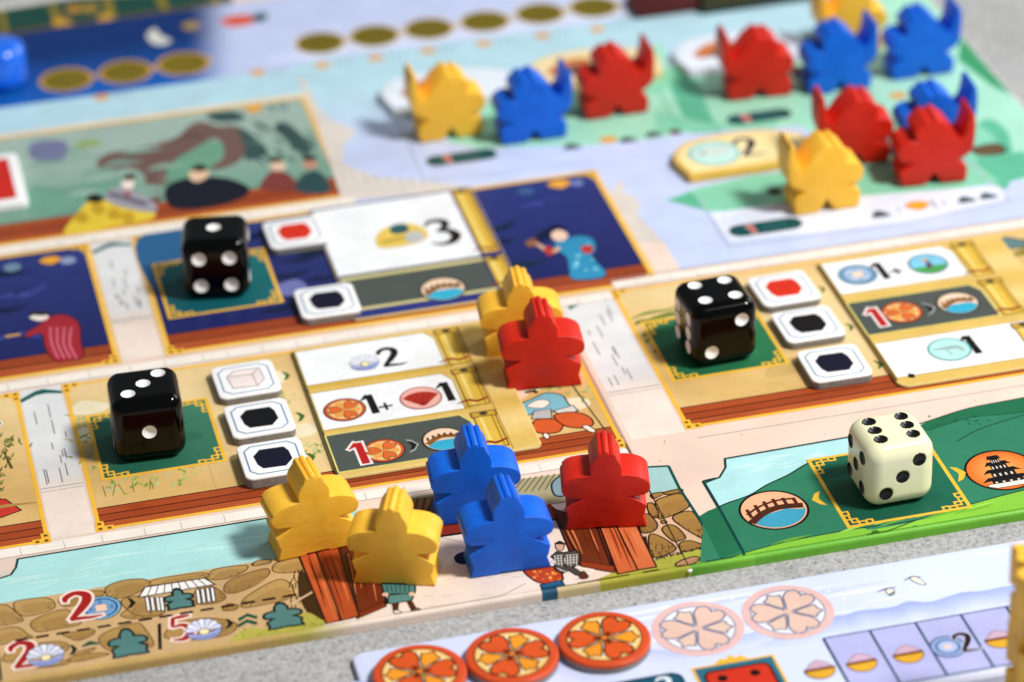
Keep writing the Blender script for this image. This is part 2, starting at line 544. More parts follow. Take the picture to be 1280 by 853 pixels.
for k, c in enumerate(c for f in cc for c in f): at.data[k].color = (*c, 1)
for p in me.polygons: p.use_smooth = True
onboard(link('edge_wrap', me, board, [PRINT]))

# ------- faint marks on the peach ground
a = Art(0.012)
for k in range(70):
    X, Y = random.uniform(-30, 224), random.uniform(-46, -32) if random.random() < .7 else random.uniform(26, 32)
    a.line([(X, Y), (X+random.uniform(-.2, .2), Y+random.uniform(.5, 1.4))], .16, 'a08c80')
a.line([(107, -32), (224, -32)], .2, '8d8c90'); a.line([(-110, -34.5), (92, -34.6)], .2, 'a89a90')
bpart(a, 'ground_marks')

# ---- lagoon: pale blue and lavender water over the upper right, with green islands
z1, z2, z3, z4, z5, z6 = Z(0, 0, 2.942), Z(400, 0, 2.942), Z(820, 0, 2.752), Z(0, 270, 2.942), Z(400, 220, 2.942), Z(800, 270, 2.667)
zp = Z(0, 0, 1)
a = Art(0.01)
LAV, SEA = 'c6d2f4', 'b4d8e6'
def lagoon_col(u, v):
    X, Y = 58+167*u, 36+150*v
    t = min(1, max(0, (Y-118)/28))
    return mix(LAV, SEA, t)
a.grid(lambda u, v: (58+166.9*u, 36+150*v), lagoon_col, 8, 16)
a.poly(rect(BX0+1, 147.5, 58, 186), SEA)
bpart(a, 'lagoon_water')
a = Art(0.05)
G1, G2, G3 = '9fdcc0', '5fb894', '86cfae'
a.poly(zp((560, 150), (612, 105), (655, 86), (740, 68), (830, 55), (838, 172), (735, 182), (600, 186), (560, 178)), G1)
a.poly(zp((815, 92), (900, 62), (1000, 45), (1150, 12), (1172, 12), (1262, 108), (1262, 228), (1245, 233), (1195, 195), (1060, 190), (1000, 158), (820, 168)), G1)
a.poly([(196, 150), (224.7, 168), (224.7, 62), (206, 56), (196, 80)], 'a9e0c8', True)
a.poly(zp((1197, 75), (1222, 42), (1280, 105), (1276, 118), (1240, 108)), '3f9a68')
a.poly(zp((1195, 195), (1230, 150), (1262, 170), (1262, 228), (1245, 233)), G2, True)
a.poly(z3((20, 240), (120, 235), (215, 455), (120, 460)), G2)
a.poly(z3((0, 380), (0, 460), (420, 440), (420, 400), (200, 430)), G3)
a.poly(z3((700, 430), (900, 420), (1080, 420), (1180, 500), (1090, 560), (800, 570)), G3, True)
a.poly(z3((35, 690), (150, 645), (330, 605), (700, 560), (1080, 545), (1185, 628), (900, 672), (700, 695), (420, 725), (180, 728)), G3)
a.poly(z3((35, 690), (120, 660), (180, 728)), G2)
a.poly(z3((1100, 545), (1266, 520), (1300, 600), (1190, 635)), G2)
a.poly(z2((620, 400), (700, 330), (900, 300), (1265, 250), (1265, 330), (960, 420), (700, 470)), G3, True)
a.poly(z2((220, 370), (330, 440), (390, 430), (330, 400)), '3d6e74')
a.poly(z2((640, 350), (700, 335), (720, 400), (660, 430)), '3f8f74', True)
bpart(a, 'green_islands')
a = Art(0.10)
FR = 'a9b6c8'
a.line(z2((270, 400), (380, 660), (585, 650), (1000, 590)), .5, FR)
a.line(z3((150, 690), (250, 850), (860, 770), (1215, 692), (1060, 540)), .5, FR)
a.line(z3((0, 470), (450, 462)), .6, 'cfdcf6')
a.line(z3((0, 300), (90, 460)), .5, '6cc0a0')
a.line(z3((120, 300), (225, 460)), .5, '6cc0a0')
a.poly(z3((185, 735), (500, 690), (1180, 640), (1205, 690), (860, 765), (255, 835)), 'dfe6f8')
bpart(a, 'lagoon_frames')

def fan(art, c, s=1.0):
    art.poly([(c[0]-2.2*s, c[1]), (c[0]-1.5*s, c[1]+1.2*s), (c[0], c[1]+1.7*s), (c[0]+1.5*s, c[1]+1.2*s), (c[0]+2.2*s, c[1]), (c[0]+.6*s, c[1]-1.5*s), (c[0]-.6*s, c[1]-1.5*s)], 'e9a42c', True, 'a86a14', .2)
def pill(name, c, ang, wd=17, ht=5.2, red=-3.2):
    art = Art(0.14)
    r = ht/2
    pts = [(c[0]+x, c[1]+y) for x, y in rrect(-wd/2, -r, wd/2, r, r*.98)]
    art.poly(pts, '0f4f52', False, '0a3a3e', .25)
    glyph(art, '1', c[0]+red-.9, c[1]-1.7, 3.6, 'c8322c', 'e9b9b4', .3)
    for k in range(4):
        art.line([(c[0]+red+3.0+k*1.5, c[1]-1.0), (c[0]+red+3.3+k*1.5, c[1]+1.0)], .4, '3f7f80')
    bpart(art, name)
pill('cost_label', z2((520, 580))[0], 0)
pill('cost_label', z3((355, 402))[0], 0, 16)
pill('cost_label', z3((377, 782))[0], 0, 17)
def smallmark(art, c, col='4a5a5c'):
    art.poly([(c[0]-2, c[1]-1.2), (c[0]-1.2, c[1]+1), (c[0], c[1]+1.8), (c[0]+1.3, c[1]+.8), (c[0]+2.2, c[1]-1.2)], col, True)
def one(name, fn, *args, **kw):
    art = Art(0.14); fn(art, *args, **kw); return bpart(art, name)
one('fan_icon', fan, z2((1062, 515))[0]); one('fan_icon', fan, z3((832, 330))[0]); one('fan_icon', fan, z3((900, 708))[0], 1.3)
for p in ((925, 540), (1130, 515), (1225, 495)): one('pawn_mark', smallmark, z2(p)[0])
for p in ((770, 738), (1065, 688), (1140, 675)): one('pawn_mark', smallmark, z3(p)[0])
a = Art(0.14)
a.line(z3((945, 690), (965, 715)), .5, '50585c'); a.line(z3((985, 690), (995, 705)), .5, '70787c'); a.disc(z3((835, 722))[0], .4, '70787c')
bpart(a, 'ratio_mark'); a = Art(0.14)
a.poly(z3((1090, 510), (1175, 495), (1200, 525), (1115, 535)), '6b5138', True, '2a2018', .5)
bpart(a, 'rock'); a = Art(0.14); a.disc(z3((408, 660))[0], 1.7, '3a2414'); bpart(a, 'rock'); a = Art(0.14); a.disc(z3((65, 455))[0], 1.5, '5a3a34')
bpart(a, 'rock'); a = Art(0.14)
a.poly(z3((495, 135), (560, 115), (600, 120), (560, 150)), '4a3a30', True)
bpart(a, 'rock'); a = Art(0.14)
a.poly(z3((470, 235), (500, 228), (520, 270), (480, 275)), '6a3a24', True)
bpart(a, 'rock')

# ---- time track along the top
a = Art(0.05)
x0, xe, y0, y1 = -60, 60, 163.5, 207
def navy(u, v):
    X, Y = x0+(xe-x0)*u, y0+(y1-y0)*v
    dk = mix('0f5cb4', '06306e', min(1, max(0, (Y-166)/24)))
    t = min(1, max(0, (X-33-(Y-172)*.18)/13))
    return mix(dk, 'c2cdf0', t*t*(3-2*t))
a.grid(lambda u, v: (x0+(xe-x0)*u, y0+(y1-y0)*v), navy, 40, 10)
a.poly([(59.9, 166.2), (142, 166.2), (148, 168), (151.5, 172), (152.5, 178), (152, 207), (59.9, 207)], 'c2cdf0')
a.poly([(62, 168), (142, 167.5), (150, 172), (120, 173), (62, 171)], 'd6def8', True)
bpart(a, 'track_water')
for p in [(83, 100), (157, 90), (229, 80), (400, 54), (468, 45), (536, 36), (606, 27), (675, 17), (742, 9)]:
    a = Art(0.12)
    c = zp(p)[0]
    lav = p[0] > 300
    a.disc(c, 6.9 if not lav else 6.7, 'c79a4a' if not lav else 'd8bd84')
    a.disc(c, 5.9, '6a5c12' if not lav else '5e5210')
    for k in range(-3, 4):
        h = math.sqrt(max(0, 5.4**2-(k*1.5)**2))
        a.line([(c[0]+k*1.5, c[1]-h), (c[0]+k*1.5, c[1]+h)], .3, '8a7a20')
        a.line([(c[0]-h, c[1]+k*1.5), (c[0]+h, c[1]+k*1.5)], .3, '8a7a20')
    a.disc((c[0]+7.0, c[1]), .9, 'd2a860')
    bpart(a, 'track_space')
for p in [(403, 82), (470, 73), (535, 64), (605, 55), (678, 45), (747, 37), (127, 122), (322, 91)]:
    a = Art(0.12)
    c = zp(p)[0]
    fan(a, c, .95)
    for k in range(3):
        a.line([(c[0]+3.5+k*1.6, c[1]-.9), (c[0]+3.9+k*1.6, c[1]+.9)], .45, '7d8aa0')
    bpart(a, 'score_mark')
a = Art(0.12)
a.poly(z1((810, 80), (850, 60), (920, 55), (940, 70), (920, 90), (850, 98)), 'd9532a', True)
a.poly(z1((930, 55), (985, 50), (975, 75), (935, 80)), '10484c', True)
bpart(a, 'carp_icon'); a = Art(0.12)
a.poly(z1((540, 130), (570, 105), (590, 130), (630, 150), (600, 165), (560, 160)), 'd5d5cc', True)
bpart(a, 'gull_icon'); a = Art(0.12); a.disc(z1((703, 95))[0], 2.4, 'a58a4a'); bpart(a, 'sun_mark')
zt = Z(0, 0, 4.267)
a = Art(0.12)
a.poly(zt((-300, 120), (-300, 225), (0, 188), (1240, 8), (1240, -60), (400, -10), (0, 55)), '17473e')
for q in (((-10, 60), (20, 60), (45, 180), (15, 185)), ((255, 30), (290, 25), (350, 130), (310, 140)), ((545, -5), (590, -10), (620, 90), (580, 95)), ((825, -20), (865, -25), (905, 50), (865, 55)), ((1110, -20), (1150, -20), (1190, 10), (1150, 20))):
    a.poly(zt(*q), '8f7c20')
a.line(zt((-300, 226), (0, 184), (1240, 8)), 1.6, '6a5420')
a.poly(zt((280, 110), (330, 100), (390, 125), (300, 140)), 'd09c30', True); a.poly(zt((515, 110), (560, 70), (605, 90), (590, 105)), 'd09c30', True)
a.disc(zt((395, 50))[0], 2.2, 'c08a28'); a.disc(zt((480, 45))[0], 2.4, 'a8882c')
a.line(zt((-300, 100), (0, 38), (420, -30)), 3.2, 'd8d6d2')
bpart(a, 'top_border')

# ---- a printed room: background, plank floor, gold border
def corner_squares(art, x, y, sx, sy, s=1.0):
    for dx, dy in ((0, 0), (1.9, 0), (0, 1.9)):
        cx, cy = x+sx*dx*s, y+sy*dy*s
        art.poly(rect(cx-.95*s, cy-.95*s, cx+.95*s, cy+.95*s), GOLD)
        art.poly(rect(cx-.42*s, cy-.42*s, cx+.42*s, cy+.42*s), '7a4a18')
def floor(art, x0, x1, y0, y1, n=3, c='b04c20'):
    h = (y1-y0)/n
    for k in range(n):
        art.poly(rect(x0, y0+k*h, x1, y0+(k+1)*h), mix(c, ('b45a30', '8e3c1e', 'a24a26')[k % 3], .6))
        for j in range(14):
            xa = random.uniform(x0, x1-6); yy = y0+(k+random.uniform(.2, .8))*h
            art.line([(xa, yy), (xa+random.uniform(3, 9), yy+random.uniform(-.1, .1))], .14, mix(c, WOODD, .5))
    for k in range(1, n+1):
        art.line([(x0, y0+k*h), (x1, y0+k*h)], .32, '3c1408')
def dice_frame(name, cx, cy, fill, fill2, s=25.0):
    art = Art(0.16)
    h = s/2
    art.box_grid(cx-h, cy-h, cx+h, cy+h, lambda u, v: mix(fill, fill2, (u+v)/2), 4, 4)
    for k in range(5):
        px, py = cx+random.uniform(-8, 8), cy+random.uniform(-8, 8)
        art.poly([(px+random.uniform(2, 4)*math.cos(t), py+random.uniform(1, 2)*math.sin(t)) for t in [j*1.05 for j in range(6)]], mix(fill, fill2, random.random()), True)
    art.line([(cx-h, cy-h), (cx+h, cy-h), (cx+h, cy+h), (cx-h, cy+h), (cx-h, cy-h)], .75, GOLD)
    for sx in (-1, 1):
        for sy in (-1, 1):
            X, Y = cx+sx*h, cy+sy*h
            for st in (((0, 2.4), (2.4, 2.4), (2.4, 0)), ((0, 3.9), (1.2, 3.9), (1.2, 1.2), (3.9, 1.2), (3.9, 0)), ((2.4, 2.4), (1.2, 2.4)), ((0, 5.2), (1.4, 5.2), (1.4, 3.9)), ((5.2, 0), (5.2, 1.4), (3.9, 1.4)), ((2.4, 2.4), (2.4, 1.2))):
                art.line([(X-sx*p, Y-sy*q) for p, q in st], .42, GOLD)
    bpart(art, name)

# painted hall (pine painting)
a = Art(0.05)
PX0, PX1, PY0, PY1 = -110, 58.2, 92.8, 146.6
a.poly(rect(PX0, PY0-2.2, PX1+2.4, PY1+2.2), 'e6d8c4')
a.box_grid(PX0, PY0, PX1, PY1, lambda u, v: mix('5f927c', '9db3aa', min(1, v*1.3)), 6, 8)
a.poly(z1((560, 700), (640, 560), (760, 520), (830, 540), (800, 620), (620, 700)), '6a9c82', True)
a.poly(z1((60, 760), (120, 690), (260, 690), (430, 640), (420, 700), (240, 800)), '6d9c88', True)
a.poly(z1((355, 600), (400, 565), (520, 545), (640, 510), (700, 460), (750, 448), (800, 465), (870, 465), (915, 500), (905, 560), (870, 600), (800, 625), (775, 615), (822, 580), (815, 525), (780, 512), (720, 545), (645, 590), (610, 640), (590, 700), (575, 765), (530, 765), (535, 690), (525, 640), (470, 618), (390, 632)), '6f5650', True)
for q in (((870, 470), (920, 490), (985, 560), (905, 590), (900, 530)), ((1010, 462), (1060, 455), (1150, 545), (1100, 555), (1040, 505)), ((760, 420), (860, 410), (900, 440), (800, 450))):
    a.poly(z1(*q), '35504e', True)
for k in range(34):
    t = random.random()
    x_, y_ = (380+t*330, 595-t*100) if random.random() < .6 else (560+random.uniform(-15, 25), 620+t*130)
    a.line(z1((x_, y_+random.uniform(-14, 14)), (x_+20, y_+random.uniform(-14, 10)), (x_+46, y_+random.uniform(-22, 6))), [.2, .8, .1], random.choice(('56423e', '826a62', '4a3a38')), True)
for k in range(26):
    x_, y_ = random.uniform(860, 1130), random.uniform(440, 590)
    a.line(z1((x_, y_), (x_+16, y_+10), (x_+40, y_+26)), [.2, 1.0, .1], random.choice(('2c4444', '3d5a56', '55736c')), True)
for k in range(16):
    x_, y_ = random.uniform(40, 560), random.uniform(520, 740)
    a.line(z1((x_, y_), (x_+60, y_-16), (x_+150, y_-20)), [.3, 2.6, .3], random.choice(('86a89a', '7aa08e', '93b0a4')), True)
a.poly(z1((105, 545), (140, 520), (235, 520), (248, 560), (220, 590), (125, 588)), '72789a', True)
a.poly(z1((280, 530), (320, 515), (370, 522), (360, 535), (290, 545)), '8fa860', True)
floor(a, PX0, PX1, PY0, PY0+9.4, 3, 'a64a22')
a.poly(z1((605, 720), (620, 680), (690, 655), (760, 650), (850, 660), (918, 695), (880, 735), (760, 765), (640, 768)), '141824', True)
a.poly(z1((695, 640), (715, 618), (755, 620), (768, 645), (735, 668), (705, 665)), 'e6c3a4', True)
a.poly(z1((700, 625), (735, 605), (765, 622), (740, 632)), '1a1412', True)
a.poly(z1((235, 860), (280, 790), (335, 738), (420, 745), (500, 775), (572, 785), (545, 812), (430, 830), (330, 850)), 'e2c43c', True)
for q in ((300, 800), (360, 770), (420, 790), (470, 800)):
    a.poly(circ(z1(q)[0], 1.6, 9, 3), 'c09a24', True)
a.poly(z1((315, 735), (350, 712), (385, 735), (350, 748)), '1b1a1a', True)
a.poly(z1((388, 715), (440, 688), (520, 715), (578, 760), (560, 782), (470, 768), (400, 745)), '9a98a4', True)
for k in range(7):
    q = z1((410+k*20, 715+k*6))[0]; a.disc(q, .9, '4c4a56')
a.poly(z1((445, 680), (470, 655), (495, 675), (475, 700)), 'efe2d6', True); a.poly(z1((450, 660), (478, 640), (500, 655), (475, 665)), '3a1c1a', True)
a.poly(z1((455, 705), (480, 700), (475, 730)), 'a02c24')
a.poly(z1((955, 690), (1000, 630), (1060, 640), (1095, 690), (1010, 705)), '7a3a34', True); a.disc(z1((1022, 612))[0], 1.9, 'e0c0a8', 2.6); a.disc(z1((1015, 588))[0], 1.9, '2a1a18', 1.4)
a.poly(z1((1088, 700), (1110, 645), (1170, 630), (1218, 690), (1180, 715)), '2c4a4e', True); a.disc(z1((1140, 605))[0], 1.7, 'c08a70', 2.4); a.disc(z1((1140, 582))[0], 1.9, '1a1414', 1.3)
fan(a, z1((935, 402))[0], 1.1)
q = z1((985, 400))[0]; glyph(a, '1', q[0], q[1]-2, 4, '4a625c'); glyph(a, '0', q[0]+2.6, q[1]-2, 4, '4a625c')
a.line([(PX0, PY0), (PX1, PY0), (PX1, PY1), (PX0, PY1)], .9, GOLD)
bpart(a, 'painted_hall')
# roof eaves beside the hall
a = Art(0.05)
ROOF = 'd9d0c8'
a.poly(zp((384, 118), (376, 108), (372, 100), (380, 98), (392, 128), (412, 150), (447, 165), (430, 180), (428, 205), (470, 222), (560, 230), (600, 236), (428, 252), (424, 240)), ROOF)
for k in range(9):
    a.line(zp((432+k*14, 232-k*.2), (424+k*15, 214+k*1.4)), .25, 'b8aea6')
a.poly(z5((1060, 80), (1090, 30), (1112, 20), (1122, 45), (1108, 60), (1150, 70), (1182, 108), (1165, 140), (1200, 180), (1265, 245), (1180, 250), (1130, 205), (1085, 130)), ROOF)
a.poly(z5((1130, 240), (1265, 245), (1330, 350), (1320, 390), (1240, 400)), 'ead4c6')
for k in range(8):
    a.line(z5((1100+k*16, 110+k*14), (1130+k*15, 100+k*14)), .22, 'b0a8a0')
bpart(a, 'roof_eaves')

# night rooms
def night(name, x0, x1, y0, y1):
    a = Art(0.05)
    a.poly(rect(x0-1.2, y0-1.4, x1+1.2, y1+1.2), 'e9c58a')
    a.box_grid(x0, y0, x1, y1, lambda u, v: mix('1a2058', '2a3676', v), 4, 4)
    for k in range(int((x1-x0)/3)):      # dry brush branches of the painted screen
        X = random.uniform(x0+2, x1-18); Y = random.uniform(y0+8, y1-5); L_ = random.uniform(.6, 1.3)
        P_ = [(X, Y), (X+4*L_, Y+random.uniform(-.6, 1.6)), (X+8*L_, Y+random.uniform(-.6, 1.6)), (X+13*L_, Y+random.uniform(.5, 3.2))]
        a.line([(min(q[0], x1-1), min(q[1], y1-1)) for q in P_], [.3, 2.2*L_, 2.6*L_, .3], random.choice(('10163a', '141c44', '12283a', '182a48', '323c8a', '3a4690')), True)
        for j in range(3):
            q = random.choice(P_[1:3]); a.line([q, (min(q[0]+random.uniform(1, 4), x1-1), min(q[1]+random.uniform(-2.5, 2.5), y1-1))], [.7, .15], random.choice(('10163a', '12283a')))
    floor(a, x0, x1, y0, y0+7.6, 2, 'a04624')
    a.line([(x0, y0), (x1, y0), (x1, y1), (x0, y1), (x0, y0)], .8, GOLD)
    for X, sx in ((x0, 1), (x1, -1)):
        corner_squares(a, X+sx*.3, y0+.2, sx, 1, .95)
        corner_squares(a, X+sx*.3, y1-.2, sx, -1, .95)
    return a
a = night('night_room', 8.0, 116.4, 33.2, 86.6)
a.poly([(8.4, 86.2), (8.4, 62), (14, 60), (26, 70), (24, 86.2)], '2a5f8c', True)
a.poly(z4((990, 275), (1080, 235), (1130, 260), (1110, 290), (1030, 295)), '6a70a8', True)
a.line([(86.2, 34), (86.2, 86.4)], .6, '1c2470')
fan(a, z5((880, 32))[0], 1.25); a.disc(z5((945, 28))[0], 1.6, '6d7bb0'); a.disc(z5((758, 58))[0], 2, '3d5a88')
for q in ((1228, 60), ): fan(a, z4(q)[0], .8)
bpart(a, 'night_room')
a = Art(0.16)      # dancer in the turquoise robe
a.poly(z5((780, 235), (830, 195), (880, 180), (905, 205), (870, 225), (800, 245)), '141838', True)
a.poly(z5((862, 250), (900, 232), (960, 222), (1005, 235), (1015, 270), (1000, 300), (1030, 330), (1052, 358), (1028, 378), (930, 382), (915, 345), (905, 300), (870, 275)), '2f8ab4', True, '123a5c', .3)
for k in range(9):
    q = z5((900+random.uniform(0, 120), 250+random.uniform(0, 120)))[0]; a.disc(q, random.uniform(.4, .8), '7cc6dc')
a.poly(z5((755, 245), (790, 232), (800, 255), (770, 262)), '8a5a3c', True); a.line(z5((795, 250), (850, 280), (880, 265)), [.8, 1.6, 1], 'd8a888', True); a.poly(z5((825, 268), (850, 262), (855, 290), (835, 292)), 'b8362c', True)
a.poly(z5((850, 215), (880, 200), (912, 218), (895, 240), (862, 238)), 'ecc8b0', True)
a.poly(z5((960, 262), (1000, 258), (1000, 285), (970, 285)), 'b8362c', True)
bpart(a, 'dancer_figure')
xr = zp((145, 455))[0][0]
a = night('night_room', -110, -3.6, 33.2, 86.6)
fan(a, z4((185, 165))[0], 1.1); a.disc(z4((250, 165))[0], 1.8, '8894b8'); a.disc(z4((45, 190))[0], 2, '6a86a0')
bpart(a, 'night_room')
a = Art(0.16)
a.poly(z4((182, 372), (240, 365), (290, 395), (298, 460), (305, 520), (250, 532), (205, 535), (168, 490), (152, 435), (100, 448), (95, 432), (140, 405)), 'a02632', True, '3a0c14', .3)
for k in range(4): a.line(z4((185+k*26, 410), (190+k*22, 470), (215+k*22, 525)), .5, 'cc6878', True)
a.poly(z4((108, 375), (150, 360), (180, 372), (150, 388)), 'efe0d6', True); a.poly(z4((105, 360), (140, 352), (190, 360), (150, 368)), '2a2420', True)
a.line(z4((20, 445), (75, 436)), 1.0, 'c89a3c')
bpart(a, 'dancer_figure')

# stone paths between the rooms
def path(name, x0, x1, y0, y1, lines=True, tip=True):
    a = Art(0.03)
    a.box_grid(x0, y0, x1, y1, lambda u, v: mix('ecdcd0', 'dcdcde', min(1, max(0, (v-.30)*8))), 1, 40)
    ys = y0+(y1-y0)*.32
    a.line([(x0, ys), (x1, ys)], .25, '8a8484'); a.line([(x0, ys-1.2), (x1, ys-1.2)], .2, 'a89c98')
    for k in range(13):
        X = random.uniform(x0+1, x1-1); Y = random.uniform(ys+1, y1-8)
        a.line([(X, Y), (X, Y+random.uniform(2, 6))], .26, '77777a')
    if tip:
        cx = (x0+x1)/2
        a.poly([(cx-4.6, y1-3.6), (cx-1.0, y1-1.0), (cx+.6, y1-.6), (cx+4.6, y1-2.6), (cx+4.4, y1-3.6), (cx+1, y1-2.6), (cx-1, y1-2.8), (cx-4.4, y1-5.0)], '135c56')
    bpart(a, name)
path('stone_path', -2.3, 6.7, 33, 87)
path('stone_path', -25.2, -16.6, -31, 27)
path('stone_path', 92.3+1.6, 105.3, -29, 31)
a = Art(0.03)      # wall caps between the storeys
for x0, x1, y in ((-110, 116, 29.3), (107, 224, 33.4), (-110, 60, 89.3), (-110, 92, -33.5)):
    a.poly(rect(x0, y-1.6, x1, y+1.6), 'efe6dc')
    a.line([(x0, y-1.6), (x1, y-1.6)], .22, 'a89a90')
    k = x0
    while k < x1-4:
        a.line([(k, y-1.6), (k, y+1.2)], .16, 'b9ada4'); k += random.uniform(5, 9)
a.line([(107, 36), (224, 36)], .25, '9a9a9e')
bpart(a, 'wall_caps')

# gardens
def garden(name, x0, x1, y0, y1, deco):
    a = Art(0.05)
    a.box_grid(x0, y0, x1, y1, lambda u, v: mix('d4ad6a', 'e6cc98', .5+.5*math.sin(3+u*7+v*4)), 10, 6)
    deco(a)
    floor(a, x0, x1, y0, y0+7.6, 3)
    a.line([(x0, y0), (x1, y0), (x1, y1), (x0, y1), (x0, y0)], .85, GOLD)
    for X, sx in ((x0, 1), (x1, -1)):
        corner_squares(a, X+sx*.2, y0+.1, sx, 1, .95); corner_squares(a, X+sx*.2, y1-.1, sx, -1, .95)
    bpart(a, name)
def grass(a, pts, n, cols=('a9b060', 'bcb878', '97a44e', '86983e', 'c4c088')):
    for x, y in pts:
        for k in range(n):
            X, Y = x+random.gauss(0, 2), y+random.gauss(0, 1.6)
            L = random.uniform(.8, 2.4); t = random.uniform(-.8, .8)
            a.line([(X, Y), (X+L*math.sin(t)*.5+.2, Y+L*.5), (X+L*math.sin(t)*1.4, Y+L*.8)], [.5, .6, .1], random.choice(cols), True)
def decoA(a):
    for c in ((-12, 16), (-13, 6), (-3, 20), (60, 15), (80, 18), (84, 6), (80, -2), (86, -12), (27, 17), (29, -6)):
        a.poly([(c[0]+random.uniform(3, 5)*math.cos(t), c[1]+random.uniform(2, 3.6)*math.sin(t)) for t in [j*.9 for j in range(7)]], 'e8dcbc', True)
    grass(a, [(-13, -2), (-12, -8), (-13, 4), (-10, -16), (-3, -16.5), (3, -16.5), (-13, 10), (28, 8), (29, -14), (80, 16), (84, 9), (82, -4), (88, -8), (86, 0)], 16)
    for k in range(6):
        X = random.uniform(-13, 0); a.line([(X, -15), (X+random.uniform(-1, 1), -19)], .2, '6d7a30')
    a.line([(9, -13), (9, -22)], .15, 'b59a60')
garden('garden_room', -15.6, 91.6, -30.4, 26.2, decoA)
def decoR(a):
    for c, s in (((112, 18), 1.2), ((124, 20), 1), ((110, 9), .9)):
        for k in range(6):
            X, Y = c[0]+random.uniform(-5, 5), c[1]+random.uniform(-3, 3)
            a.line([(max(107, X-5*s), Y-1), (max(108.5, X), Y+.4), (X+5*s, Y+.2)], [.2, 1.1, .2], random.choice(('7d8438', '6a7430', '959448')), True)
    a.line([(108, 3), (111, 8), (113, 14)], 1.0, '6a4426', True)
    a.poly([(128, -14), (140, -12), (138, -7), (130, -9)], 'c9a868', True)
    for c, s in (((205, 24), 1.4), ((210, 10), 1.5), ((200, 0), 1)):
        for k in range(6):
            X, Y = c[0]+random.uniform(-6, 6), c[1]+random.uniform(-4, 4)
            a.line([(X-6*s, Y-1), (X, Y+.6), (X+6*s, Y+.2)], [.2, 1.6, .2], random.choice(('7d7a30', '6a7430', '8f8440')), True)
    q = zp((1262, 305))[0]
    a.poly([(q[0]-4, q[1]-2), (q[0]-3, q[1]+1), (q[0], q[1]+3), (q[0]+3, q[1]+1), (q[0]+5, q[1]-2)], '5f7f80', True, '2b3c3c', .4)
garden('garden_room', 106.3, 224.0, -27.6, 30.6, decoR)
def decoL(a):
    for c, n in (((-30.5, 5), 30), ((-34.5, -9), 26)):
        a.line([(c[0]+.5, c[1]-8), (c[0], c[1]-4), (c[0]-.5, c[1])], [.7, .5, .3], '5a4424', True)
        for k in range(n):
            X, Y = c[0]+random.gauss(0, 1.5), c[1]+random.gauss(0, 3)
            a.line([(X, Y), (X+random.uniform(-1, 1), Y+1.6)], [.5, .2], random.choice(('4f5a22', '3d4a1c', '6d7630')))
    a.poly([(-36, -13), (-32.5, -14), (-29.8, -19), (-34, -20.5), (-38, -19)], 'c8372a', False, INK, .3)
    a.poly([(-38, -3), (-34.5, -5), (-35, -9), (-38, -9)], 'c8372a', True, INK, .3)
    a.line([(-42, -18), (-34, -16.6), (-26.5, -17)], [.6, 1.2, .4], 'b08a4a', True)
    a.disc((-31.3, 15.2), 1.4, 'f2ece0'); a.disc((-31.3, 15.2), 1.0, INK)
garden('garden_room', -110, -26.0, -31.4, 25.9, decoL)
dice_frame('dice_space', 0, 0, '1f5a48', '3f7c62')
dice_frame('dice_space', 121.2, 3.28, '1f6240', '2f7a50')
dice_frame('dice_space', 22.7, 60.4, '0f5560', '1a6a6c')
# samurai in the garden
zs = Z(590, 320, 3.554)
a = Art(0.16)
a.poly(zs((160, 608), (230, 600), (250, 620), (200, 640)), 'efcdb4', True)
a.poly(zs((205, 690), (215, 660), (270, 635), (330, 610), (400, 620), (430, 660), (470, 690), (400, 705), (350, 690), (280, 700), (225, 712)), '7ab4c4', True, '22343c', .35)
a.poly(zs((245, 665), (300, 640), (345, 650), (320, 675), (265, 675)), 'f2e6d8', True, '22343c', .2)
a.poly(zs((265, 725), (275, 690), (350, 680), (355, 722)), 'c9c6c6', False, '2a2a2a', .25); a.poly(zs((360, 690), (450, 665), (470, 690), (400, 710)), 'd6d2ca', False, '2a2a2a', .25)
for k in range(4): a.line(zs((275, 695+k*8), (350, 688+k*8)), .2, '6a6a6a')
a.poly(zs((275, 735), (330, 725), (400, 735), (390, 780), (320, 790), (275, 775)), 'cf5a2c', True, '3a140a', .35)
a.poly(zs((365, 710), (450, 695), (520, 715), (538, 750), (490, 765), (410, 755)), 'cf5a2c', True, '3a140a', .35)
a.poly(zs((315, 800), (325, 788), (345, 800), (335, 815)), 'f2e2d4', True, INK, .25); a.poly(zs((490, 760), (515, 755), (550, 778), (530, 785)), 'f2e2d4', True, INK, .25)
a.line(zs((145, 690), (158, 645)), 1.4, '4a4a20'); a.line(zs((160, 670), (200, 655)), .6, '3a2a20')
a.line(zs((235, 608), (275, 600), (290, 610)), .8, INK)
bpart(a, 'swordsman_figure')

# ---- moat, stone wall and gate along the front
zw = Z(0, 560, 2.912); zv = Z(0, 740, 6.4); zr = Z(780, 600, 6.095); zq = Z(640, 560, 4.265); zc = Z(880, 480, 2.2875); zn = Z(320, 500, 2.133)
a = Art(0.05)
MO, MO2, DKG = 'aadcdb', 'c2e6e4', '0e3a38'
pts = zw((-350, 540), (0, 475), (40, 462), (58, 436), (65, 405), (1000, 252), (1300, 205), (1300, 350), (990, 405), (0, 567), (-350, 625))
a.poly(pts, MO)
for k in range(26):
    X = random.uniform(-200, 850); Y = 430-X*.163+random.uniform(20, 120)
    p = zw((X, Y), (X+random.uniform(100, 330), Y-40)); a.line([p[0], ((p[0][0]+p[1][0])/2, (p[0][1]+p[1][1])/2+.1), p[1]], [.1, .5, .1], random.choice((MO2, '9fd4d4', 'b8e2e0')), True)
a.line(zw((-350, 540), (0, 475), (40, 462), (58, 436), (65, 405), (1000, 252), (1300, 205)), .5, DKG)
bpart(a, 'moat')
a = Art(0.05)
